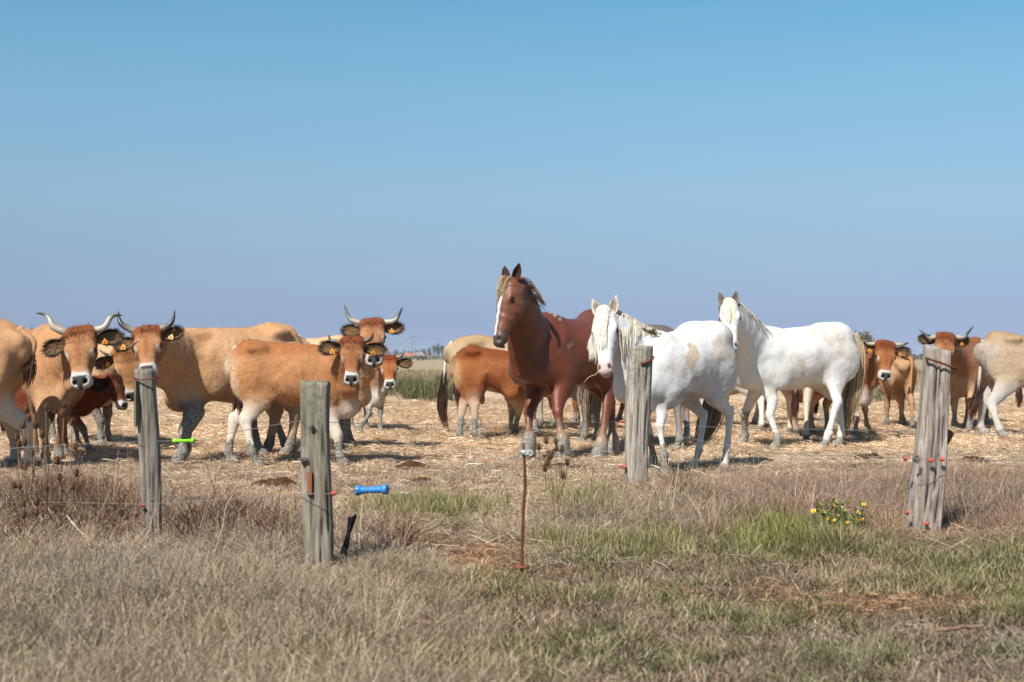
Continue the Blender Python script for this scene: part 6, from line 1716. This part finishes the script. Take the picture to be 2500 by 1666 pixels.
# black torn stake
s0, s1 = P(833, 1376, 7.15), P(862, 1262, 7.15); root = empty("black_stake", (s0[0], s0[1], 0)); tag(root, "torn black plastic stake leaning beside the thick greenish post", "stake"); o = np.array(root.location)
V = []; nr = 14
for i in range(nr + 1):
    t = i / nr; c = s0 * (1 - t) + s1 * t - o; w = .012 + .006 * math.sin(t * 7) + .008 * t
    for (u, v_) in [(-1, -.3), (-.2, -.75), (.25, -.2), (1, -.6), (1, .3), (.1, .5), (-1, .4)]:
        V.append(c + [u * w + rng.normal(0, .0012), v_ * .012, (i == nr) * rng.uniform(-.012, .014) + u * .003])
F = [[i * 7 + j, i * 7 + (j + 1) % 7, (i + 1) * 7 + (j + 1) % 7, (i + 1) * 7 + j] for i in range(nr) for j in range(7)]
build("stake_body", np.array(V), np.array(F), plain("weathered_black", (.022, .026, .032), .7, .6, 60, .8, .004, .3), root, smooth_shade=False)
mb = MB(); add_tube(mb, np.array([P(846, 1330, 7.12), P(858, 1262, 7.12)]) - o, .003, 5); mb.build("grey_rib", M['wire'], root)

# ------------------------------------------------------------------ lumps: dung, stones, driftwood
def lump(name, label, cat, px, py, wpx, hh, mt, group=None, n=26, seed=0, flat=1.0, size=None):
    c = G(px, py); sc = c[1] / FPX; W = wpx * sc * .5
    root = empty(name, (c[0], c[1], float(gz(c[0], c[1])))); tag(root, label, cat, group)
    r2 = np.random.default_rng(seed + 500); mb = MB()
    for i in range(n):
        a = r2.uniform(0, 6.28); d = np.sqrt(r2.random()); s = (size or hh) * r2.uniform(.5, 1.0) * (1.1 - .5 * d)
        V, q, t = sphere_vf((W * d * math.cos(a), W * .6 * d * math.sin(a), s * .35 + hh * .5 * (1 - d) * r2.random()), (s * 1.35, s * 1.2, s * .75 * flat), 9, 6)
        V = V + (fbm(V, 22, i)[:, None] - .5) * s * .7 * np.array([1, 1, .8])
        n0 = mb.n; mb.add(V, q, np.array([.9, .9, .9]) * r2.uniform(.7, 1.2)); mb.f3.append(t + n0)
    o = mb.build("clods", mt, root); tag(o, kind='stuff')
    return root
M['dung'] = plain("dung", lin(98, 68, 48, .75), .95, .5, 70, .8, .01, .1)
M['dungd'] = plain("dung_dark", lin(74, 54, 40, .75), .95, .5, 70, .8, .01, .1)
M['stone'] = plain("dark_stone", (.022, .024, .028), .85, .6, 45, .9, .02, .25)
GD = "dung heaps lying on the paddock"
lump("dung_heap", "brown dung heap in the paddock left of the thick greenish post", "dung", 675, 1186, 105, .075, M['dung'], GD, 34, 1)
lump("dung_heap", "crumbled brown dung behind the blue handle", "dung", 1005, 1148, 70, .08, M['dung'], GD, 16, 2)
lump("dung_heap", "small dark dung pat right of the blue handle", "dung", 1025, 1180, 66, .055, M['dung'], GD, 16, 3)
lump("dung_heap", "flat dark dung pat at the feet of the brown horse", "dung", 1360, 1150, 122, .05, M['dungd'], GD, 34, 4)
lump("dung_heap", "flat dark dung pat left of the broad split post", "dung", 2122, 1123, 82, .05, M['dungd'], GD, 24, 5)
lump("dung_heap", "large crumbly horse dung heap right of the broad split post", "dung", 2370, 1127, 112, .09, M['dung'], GD, 60, 6, size=.045)
lump("dung_heap", "single dark horse dropping in the gateway beyond the blue handle", "dung", 1257, 1184, 12, .020, M['dungd'], GD, 3, 7)
lump("dung_heap", "black dropping beside the tail of the blond tailed white horse", "dung", 2082, 1074, 24, .035, M['stone'], GD, 7, 8)
lump("stone", "dark stone half sunk in grass right of the slender post", "stone", 478, 1240, 58, .085, M['stone'], None, 12, 9)
lump("dung_heap", "small dung scrap far out in the paddock right of the small heifer", "dung", 975, 1022, 36, .02, M['dungd'], GD, 10, 10)
def stick(name, label, pts, r, mt, cat):
    w = np.array([P(*p) for p in pts]); o = w[0].copy(); mb = MB()
    s = spline(w - o, 16); s += rng.normal(0, r * .25, s.shape)
    add_tube(mb, s, r * np.interp(np.linspace(0, 1, 16), [0, .2, .8, 1], [.5, 1, .9, .3]), 7)
    ob = mb.build(name, mt); ob.location = tuple(o); tag(ob, label, cat); return ob
M['bark'] = plain("dead_bark", lin(160, 130, 106, .8), .9, .5, 40, .8, .01, .15)
def gp(px, py, dz=.03):
    g_ = G(px, py); return (px, py - dz * FPX / g_[1], g_[1])
stick("driftwood_stick", "broken pale stick lying in the short grass at the lower right", [gp(2285, 1560), gp(2320, 1557), gp(2370, 1549), gp(2405, 1552)], .008, M['bark'], "stick")
stick("dead_stalk", "thick pale dead stalk leaning in the weeds left of the slender post", [(228, 1360, 7.6), (205, 1310, 7.7), (180, 1280, 7.8), (163, 1258, 7.9)], .006, plain("pale_stalk", lin(206, 190, 164, .85), .8, .25, 40, .3, .002), "stalk")
stick("bent_stalk", "tall bent pale stalk standing between the two left fence posts", [(510, 1385, 7.0), (530, 1330, 7.0), (545, 1280, 7.0), (552, 1235, 7.0), (566, 1215, 7.0)], .0028, plain("straw_stalk", lin(206, 186, 150, .85), .8, .2, 40), "stalk")
stick("straw_stalk", "straw dangling from the mouth of the bushy maned white horse", [(1463, 902, 12.15), (1454, 915, 12.1), (1440, 920, 12.08), (1424, 936, 12.1)], .0030, plain("straw", lin(220, 194, 130, .9), .8, .2, 40), "straw")

# ------------------------------------------------------------------ teasels
M['teasel'] = plain("teasel_head", lin(112, 82, 60, .9), .95, .5, 160, .6, .004, .1)
M['tstem'] = plain("teasel_stem", lin(146, 118, 92, .9), .85, .3, 60)
GT = "dead teasels with brown seed heads"
def teasel(label, base, Y, heads, r=.0030, kd=.85):
    b0 = P(*base, Y); b0[2] = float(gz(b0[0], b0[1])); root = empty("teasel", b0); tag(root, label, "teasel", GT); o = b0
    pts = [P(hx, hy, Y + rng.uniform(-.12, .12)) for hx, hy in heads]
    top = max(pts, key=lambda p: p[2]); mb = MB()
    main = spline(np.array([[0, 0, -.03], (top - o) * .45 + [rng.normal(0, .01), 0, 0], top - o]), 14); add_tube(mb, main, np.linspace(r * 1.3, r * .7, 14), 6)
    for p in pts:
        if p is top: continue
        d = p - o
        f = np.clip(rng.uniform(.35, .62) * d[2] / (top - o)[2], .1, .8); s = np.array([np.interp(f, np.linspace(0, 1, 14), main[:, i]) for i in range(3)])
        e = d; mid = s * .45 + e * .55 + np.array([(e - s)[0] * .22, 0, -.02]); add_tube(mb, spline(np.array([s, mid, e]), 9), np.linspace(r * .9, r * .55, 9), 5)
    mb.build("stem", M['tstem'], root)
    for p in pts:
        c = p - o; k = kd * rng.uniform(.85, 1.15); hb = MB()
        ax = unit(np.array([rng.normal(0, .15), rng.normal(0, .15), 1.0]))
        V, q, t = sphere_vf((0, 0, 0), (.015 * k, .015 * k, .028 * k), 10, 9)
        R = np.array(Vector((0, 0, 1)).rotation_difference(Vector(ax)).to_matrix()); hb.add(V @ R.T + c, q); hb.f3.append(t)
        n = 110; th = rng.uniform(0, 6.28, n); zz = rng.uniform(-.9, .95, n); rr = np.sqrt(1 - zz ** 2)
        rt = np.stack([.0145 * k * rr * np.cos(th), .0145 * k * rr * np.sin(th), .027 * k * zz], 1); dr = rt / np.linalg.norm(rt, axis=1)[:, None] + [0, 0, .5]; dr /= np.linalg.norm(dr, axis=1)[:, None]
        Vs, Fs, cs = strands((rt @ R.T) + c, dr @ R.T, rng.uniform(.006, .012, n) * k, 2, .0028, np.ones((n, 3))); hb.add(Vs, Fs)
        for q_ in range(7):
            a_ = q_ * .9 + rng.random(); d_ = np.array([math.cos(a_), math.sin(a_), rng.uniform(.2, .9)])
            add_tube(hb, c + np.array([[0, 0, -.026 * k], d_ * .026 * k + [0, 0, -.024 * k], d_ * np.array([.032, .032, .055]) * k]), [.0014, .0011, .0004], 4)
        hb.build("seed_head", M['teasel'], root)
teasel("teasel cluster at the far left edge with heads in front of the pale cow", (66, 1330), 8.2, [(40, 1067), (45, 1082), (60, 1080), (57, 1038), (35, 1185), (48, 1187)])
teasel("tallest teasel in front of the legs of the lyre horned cow", (92, 1330), 8.3, [(64, 1000), (70, 1020), (88, 1038), (80, 1105), (52, 1135), (60, 1140)])
teasel("teasel with paired heads beside the muddy legs of the lyre horned cow", (118, 1335), 8.15, [(112, 995), (122, 1012), (110, 1080), (103, 1060), (113, 1190), (90, 1225)])
teasel("teasel rising in front of the chest of the dark calf", (142, 1335), 8.3, [(158, 988), (152, 1008), (140, 1125), (146, 1165)])
teasel("teasel leaning right toward the slender post", (160, 1325), 8.1, [(175, 1030), (184, 1090), (187, 1155), (178, 1187)])
teasel("short teasel low in the weeds at the left edge", (58, 1330), 7.9, [(57, 1230), (58, 1257), (90, 1250)])
teasel("teasel group on pale stems right of the rusty rod", (1366, 1300), 8.6, [(1357, 1078), (1358, 1095), (1372, 1097), (1343, 1114), (1385, 1128), (1374, 1160)])
teasel("thin teasel with small heads just right of the rusty rod", (1358, 1296), 8.7, [(1315, 1091), (1333, 1076), (1337, 1129), (1330, 1143)], r=.0026)

# ------------------------------------------------------------------ yellow flowers
M['petal'] = plain("yellow_petals", lin(244, 200, 20, .9), .6, .1, 30, 0)
M['disc'] = plain("flower_disc", lin(214, 150, 16, .9), .8, .3, 200, .5, .002)
M['leafg'] = plain("flower_leaves", lin(96, 122, 56, .75), .7, .4, 40, 0)
def flower_plant(label, base, Y, heads, leaves):
    b0 = P(*base, Y); b0[2] = float(gz(b0[0], b0[1])); root = empty("flower_plant", b0); tag(root, label, "flowers", "yellow fleabane clumps in the verge")
    sm = MB(); lp = MB(); ends = []
    for hx, hy in heads:
        e = P(hx, hy, Y + rng.uniform(-.12, .12)) - b0; e0 = np.array([e[0] * .6 + rng.normal(0, .02), e[1] * .4, 0]); s = spline(np.array([e0, e0 * .4 + e * .6 + [0, 0, -.01], e]), 8); add_tube(sm, s, .0022, 5); ends.append((s, e))
    sm.build("stems", plain("flower_stem", lin(124, 112, 66, .8), .8, .2, 40), root)
    for k in range(leaves):
        s, e = ends[rng.integers(len(ends))]; p = s[rng.integers(1, 8)] + rng.normal(0, .022, 3); d = unit(rng.normal(0, 1, 3) * [1, 1, .5] + [0, 0, .5]); w = unit(np.cross(d, rng.normal(0, 1, 3))); L = rng.uniform(.02, .042)
        lp.add(np.array([p, p + d * L * .5 + w * L * .2, p + d * L, p + d * L * .5 - w * L * .2]), [[0, 1, 2, 3]])
    tag(lp.build("foliage", M['leafg'], root), kind='stuff')
    for s, e in ends:
        fb = MB(); up = unit(np.array([rng.normal(0, .35), -.55 + rng.normal(0, .3), .8])); u = unit(np.cross(up, [1, .2, 0])); w = np.cross(up, u); r = rng.uniform(.0085, .0135)
        for k in range(18):
            a = k / 18 * 6.283; dv = u * math.cos(a) + w * math.sin(a); tv = np.cross(up, dv)
            fb.add(np.array([e + dv * r * .35 - tv * r * .1, e + dv * r * .35 + tv * r * .1, e + dv * r * 1.1 + tv * r * .15 + up * .002, e + dv * r * 1.1 - tv * r * .15 + up * .002]), [[0, 1, 2, 3]])
        f_ = fb.build("flower", M['petal'], root, False)
        cb = MB(); V, q, t = sphere_vf(e + up * .001, (r * .5,) * 3, 8, 5); cb.add(V, q); cb.f3.append(t); cb.build("flower_eye", M['disc'], f_)
z6 = lambda u, v: (1700 + .393 * u, 1050 + .393 * v)
flower_plant("bushy clump of yellow flowers left of the broad split post", (2045, 1308), 8.45, [z6(*q) for q in [(865, 442), (860, 472), (772, 460), (730, 503), (793, 503), (925, 508), (895, 525), (858, 560), (780, 560), (1040, 463), (1012, 512), (997, 562), (705, 576), (865, 612), (795, 517), (960, 540), (830, 590), (1030, 555), (900, 480), (815, 545), (940, 575)]], 900)
flower_plant("tiny pair of yellow flowers leftmost in the right verge", (1738, 1326), 8.2, [z6(*q) for q in [(68, 668), (75, 678), (112, 666)]], 70)
flower_plant("single yellow flower at the left edge of the green tussock", (1836, 1318), 8.2, [z6(*q) for q in [(346, 614), (352, 622)]], 60)

# ------------------------------------------------------------------ far field: scrub, trees, farm buildings, poles
def leaf_mass(c, r, n, size, pal, squash=1.0, lumps=9, seed=0):
    r2 = np.random.default_rng(seed)
    cl = r2.normal(0, 1, (lumps, 3)); cl /= np.linalg.norm(cl, axis=1)[:, None]; cl *= (r2.random((lumps, 1)) ** .5) * .62
    k = r2.integers(0, lumps, n); lr = r2.uniform(.26, .48, lumps)
    d = r2.normal(0, 1, (n, 3)); d /= np.linalg.norm(d, axis=1)[:, None]
    p = (cl[k] + d * (lr[k] * r2.random(n) ** .35)[:, None]) * np.asarray(r) + np.asarray(c)
    u = r2.normal(0, 1, (n, 3)); u /= np.linalg.norm(u, axis=1)[:, None]; w = np.cross(u, r2.normal(0, 1, (n, 3))); w /= np.linalg.norm(w, axis=1)[:, None]
    s = size * r2.uniform(.5, 1.2, (n, 1))
    V = np.stack([p - u * s, p + w * s * .6, p + u * s, p - w * s * .6], 1).reshape(-1, 3); F = np.arange(n * 4).reshape(n, 4)
    pal = np.array(pal); cc = pal[r2.integers(0, len(pal), n)] * r2.uniform(.75, 1.25, (n, 1))
    return V, F, np.repeat(cc, 4, axis=0)
M['leaf'] = plain("tree_leaves", (1, 1, 1), .8, .2, 3, 0, 0, .1, attr_c=True)
M['trunk'] = plain("tree_bark", lin(96, 82, 68, .8), .9, .4, 6, .5, .03)
DK = [(.030, .045, .024), (.022, .036, .022), (.042, .058, .030), (.034, .046, .034)]
BR = [(.15, .125, .085), (.11, .095, .065), (.13, .125, .075), (.18, .15, .10)]
def tree(label, px, top, base_Y, wpx, pal, group, n=420, trunk_h=.25, seed=0, pointed=False, cat="tree"):
    c = P(px, HY, base_Y); sc = base_Y / FPX; H = CH + (HY - top) * sc; W = wpx * sc * .5
    root = empty("tree", (c[0], c[1], 0)); tag(root, label, cat, group)
    mb = MB(); add_tube(mb, spline(np.array([[0, 0, -.2], [.02 * W, 0, H * .35], [-.05 * W, 0, H * .8]]), 8), np.linspace(.05, .015, 8) * H, 7)
    r2 = np.random.default_rng(seed)
    for k in range(6):
        a = r2.uniform(0, 6.28); z = r2.uniform(.3, .6) * H; add_tube(mb, np.array([[0, 0, z], [math.cos(a) * W * .35, math.sin(a) * W * .35, z + .12 * H], [math.cos(a) * W * .7, math.sin(a) * W * .7, z + .3 * H]]), [.018 * H, .012 * H, .005 * H], 5)
    mb.build("trunk", M['trunk'], root)
    ch = H * (1 - trunk_h) * .5
    V, F, C_ = leaf_mass((0, 0, H - ch * .95), (W, W * .9, ch), n, max(.16, .085 * max(W, ch)), pal, lumps=14, seed=seed)
    if pointed:
        k = np.clip((V[:, 2] - H * trunk_h) / (H * (1 - trunk_h)), 0, 1); V[:, :2] *= (1.15 - .8 * k)[:, None]
    build("crown", V, F, M['leaf'], root, colors=C_, smooth_shade=False)
GF = "dark trees beyond the far field"
far = [(1002, 852, 1150, 26, 'low dark tree left of the tall utility pole'), (1020, 850, 1150, 24, 'low dark tree behind the orange farm roof'), (1034, 848, 1120, 24, 'dark tree above the grey shed'),
       (1048, 844, 1120, 22, 'dark tree right of the grey shed'), (1060, 838, 1000, 26, 'tall pointed tree left of the tallest treetop beside the pale cow'), (1070, 834, 1000, 20, 'tallest pointed tree of the far grove'), (1080, 836, 1000, 24, 'tall dark tree next to the cream cow rump'),
       (1092, 846, 1000, 26, 'dark tree half hidden by the white cow tail'), (946, 851, 1250, 22, 'small dark tree above the ear of the small heifer'), (966, 851, 1250, 24, 'small dark tree behind the horn of the small heifer'), (982, 856, 1250, 24, 'lowest dark tree right of the small heifer horn')]
for k_, (x_, t_, Y_, w_, l_) in enumerate(far):
    tree(l_, x_, t_, Y_, w_, DK, GF, 300, .06, 40 + k_, pointed=k_ in (4, 5))
tree("bare rounded grey tree behind the heifer with the white chest", 2108, 803, 230, 62, [(.24, .215, .17), (.19, .175, .14), (.28, .25, .19)], None, 2200, .05, 71)
for k_, (x_, t_, w_) in enumerate([(2232, 864, 26), (2250, 861, 34)]):
    tree(["low dark tree left of the leaning post top", "low dark tree touching the leaning post top"][k_], x_, t_, 600, w_, DK, GF, 260, .04, 80 + k_)
for k_, (x_, t_, w_, l_) in enumerate([(78, 796, 24, "dark treetop between the pale cow and the lyre horned cow"), (112, 799, 26, "dark treetop behind the shoulder of the lyre horned cow"), (272, 808, 24, "dark treetop between the two horned heads at the left"), (296, 804, 22, "dark treetop beneath the left horn of the large tan cow"), (320, 812, 22, "dark treetop hidden by the head of the large tan cow")]):
    tree(l_, x_, t_, 330, w_, DK, GF, 420, .05, 90 + k_, pointed=True)
# scrub line along the far edge of the field
n = 5200
Yc = rng.uniform(380, 520, n); Xc = rng.uniform(-.45, .45, n) * Yc
hmax = 1.0 + .55 * (fbm(np.stack([Xc, Yc, 0 * Xc], 1), .02, 4) - .4)
p = np.stack([Xc, Yc, rng.random(n) ** .7 * hmax], 1)
u = rng.normal(0, 1, (n, 3)); u /= np.linalg.norm(u, axis=1)[:, None]; w = np.cross(u, rng.normal(0, 1, (n, 3))); w /= np.linalg.norm(w, axis=1)[:, None]
s = rng.uniform(.3, .75, (n, 1))
V = np.stack([p - u * s, p + w * s * .6, p + u * s, p - w * s * .6], 1).reshape(-1, 3)
cc = np.array(BR)[rng.integers(0, 4, n)] * rng.uniform(.7, 1.2, (n, 1))
tag(build("scrub", V, np.arange(n * 4).reshape(n, 4), M['leaf'], colors=np.repeat(cc, 4, axis=0), smooth_shade=False), kind='stuff')
# farm buildings
M['tile'] = plain("orange_roof_tiles", lin(206, 122, 92, .8), .85, .25, 1.2, .4, .1)
M['render_w'] = plain("pale_render", lin(206, 192, 176, .8), .9, .15, .8, 0)
M['greyr'] = plain("grey_sheet_roof", lin(150, 146, 146, .8), .7, .15, 1.0, 0)
M['dark'] = plain("window_glass", (.03, .035, .04), .15, .1, 5, 0)
def building(label, x0, x1, eave, ridge, Y, roof, wall, dep=9.0, wins=(), hip=.0):
    sc = Y / FPX; a, b_ = (x0 - CX) * sc, (x1 - CX) * sc; ze, zr = CH + (HY - eave) * sc, CH + (HY - ridge) * sc
    L = b_ - a; root = empty("farm_building", ((a + b_) / 2, Y + dep / 2, 0)); tag(root, label, "building", "farm buildings on the horizon")
    V, q = box_vf((0, 0, ze / 2), (L / 2, dep / 2, ze / 2)); build("wall", V, np.array(q), wall, root, smooth_shade=False)
    e = .35; h = hip * L
    V = [[-L / 2 - e, -dep / 2 - e, ze + .01], [L / 2 + e, -dep / 2 - e, ze + .01], [L / 2 + e, dep / 2 + e, ze + .01], [-L / 2 - e, dep / 2 + e, ze + .01], [-L / 2 - e + h, 0, zr], [L / 2 + e - h, 0, zr]]
    bm_f4 = [[0, 1, 5, 4], [2, 3, 4, 5], [3, 2, 1, 0]]; bm_f3 = [[1, 2, 5], [3, 0, 4]]
    build("roof", np.array(V), [np.array(bm_f4), np.array(bm_f3)], roof, root, smooth_shade=False)
    for (wx, wz, ww, wh) in wins:
        V, q = box_vf((wx * L / 2, -dep / 2 - .02, wz * ze), (ww, .06, wh)); fr = build("window", V, np.array(q), M['render_w'], root, smooth_shade=False)
        V, q = box_vf((wx * L / 2, -dep / 2 - .06, wz * ze), (ww * .8, .05, wh * .8)); build("pane", V, np.array(q), M['dark'], fr, smooth_shade=False)
building("long low barn with an orange tiled roof", 985, 1016, 869.5, 862, 1100, M['tile'], M['render_w'], 9, [(-.6, .5, .6, .5), (.5, .5, .6, .5)])
building("grey hip roofed shed right of the long orange roofed barn", 1012, 1036, 868.5, 860, 1040, M['greyr'], M['greyr'], 8, [(.5, .5, .8, .8)], .3)
building("small orange roofed house behind the grey shed", 1036, 1051, 868, 861, 1120, M['tile'], M['render_w'], 8, [(-.4, .5, .5, .5)])
building("low pale farmhouse left of the long orange roofed barn", 962, 986, 867.5, 862.5, 1250, plain("dull_tiles", lin(196, 160, 140, .8), .85, .2, 1.2), M['render_w'], 9, [(.0, .5, .6, .5)])
building("white walled house seen between the cream cow and its tail", 1094, 1104, 869, 865, 1100, M['greyr'], plain("white_wall", (.8, .8, .78), .8, .05, 1, 0), 8)
def pole(label, px, top, Y, arms=True):
    sc = Y / FPX; H = CH + (HY - top) * sc; root = empty("utility_pole", ((px - CX) * sc, Y, 0)); tag(root, label, "utility pole", "utility poles along the far lane")
    mb = MB(); add_tube(mb, np.array([[0, 0, -.2], [0, 0, H * .5], [0, 0, H]]), [.17, .14, .11], 8); mb.build("mast", plain("pole_wood", lin(150, 140, 128, .8), .9, .2, 3), root)
    if arms:
        V, q = box_vf((0, 0, H - .5), (.9, .06, .06)); build("crossarm", V, np.array(q), M['trunk'], root, smooth_shade=False)
    return np.array([(px - CX) * sc, Y, H - .4])
tops = [pole("utility pole rising from the farm left of the orange barn", 948, 838, 700), pole("tallest utility pole standing above the orange barn", 1006, 821, 640), pole("shorter pale pole just right of the tallest utility pole", 1013, 832, 760)]
pole("short pole in front of the far grove, nearer the grey shed", 1057, 852, 620, False); pole("short pole in front of the far grove, nearer the cream cow", 1074, 855, 620, False)
wpts = [np.array([tops[0][0] - 60, 720, tops[0][2] - 1.0]), tops[0], tops[1], np.array([tops[1][0] + 75, 600, tops[1][2] - 2.0])]
mb = MB(); o = tops[1]
for a_, b_ in zip(wpts[:-1], wpts[1:]):
    t = np.linspace(0, 1, 12)[:, None]; s = a_ * (1 - t) + b_ * t; s[:, 2] -= 1.6 * (4 * t * (1 - t))[:, 0]; add_tube(mb, s - o, .035, 4)
ob = mb.build("power_line", M['trunk']); ob.location = tuple(o); tag(ob, "thin power line sagging between the utility poles at the farm", "power line")

# ------------------------------------------------------------------ the slight haze of the coast
V, q = box_vf((0, 1450, 8.0), (1500, 1560, 10.0))
hm_ = bpy.data.materials.new("haze"); hm_.use_nodes = True
hn = hm_.node_tree; hn.nodes.clear()
ho = hn.nodes.new("ShaderNodeOutputMaterial"); hv = hn.nodes.new("ShaderNodeVolumePrincipled")
hv.inputs["Density"].default_value = .00018; hv.inputs["Color"].default_value = (.80, .88, 1.0, 1)
hn.links.new(hv.outputs[0], ho.inputs["Volume"])
tag(build("haze", V, np.array(q), hm_, smooth_shade=False), kind='stuff')
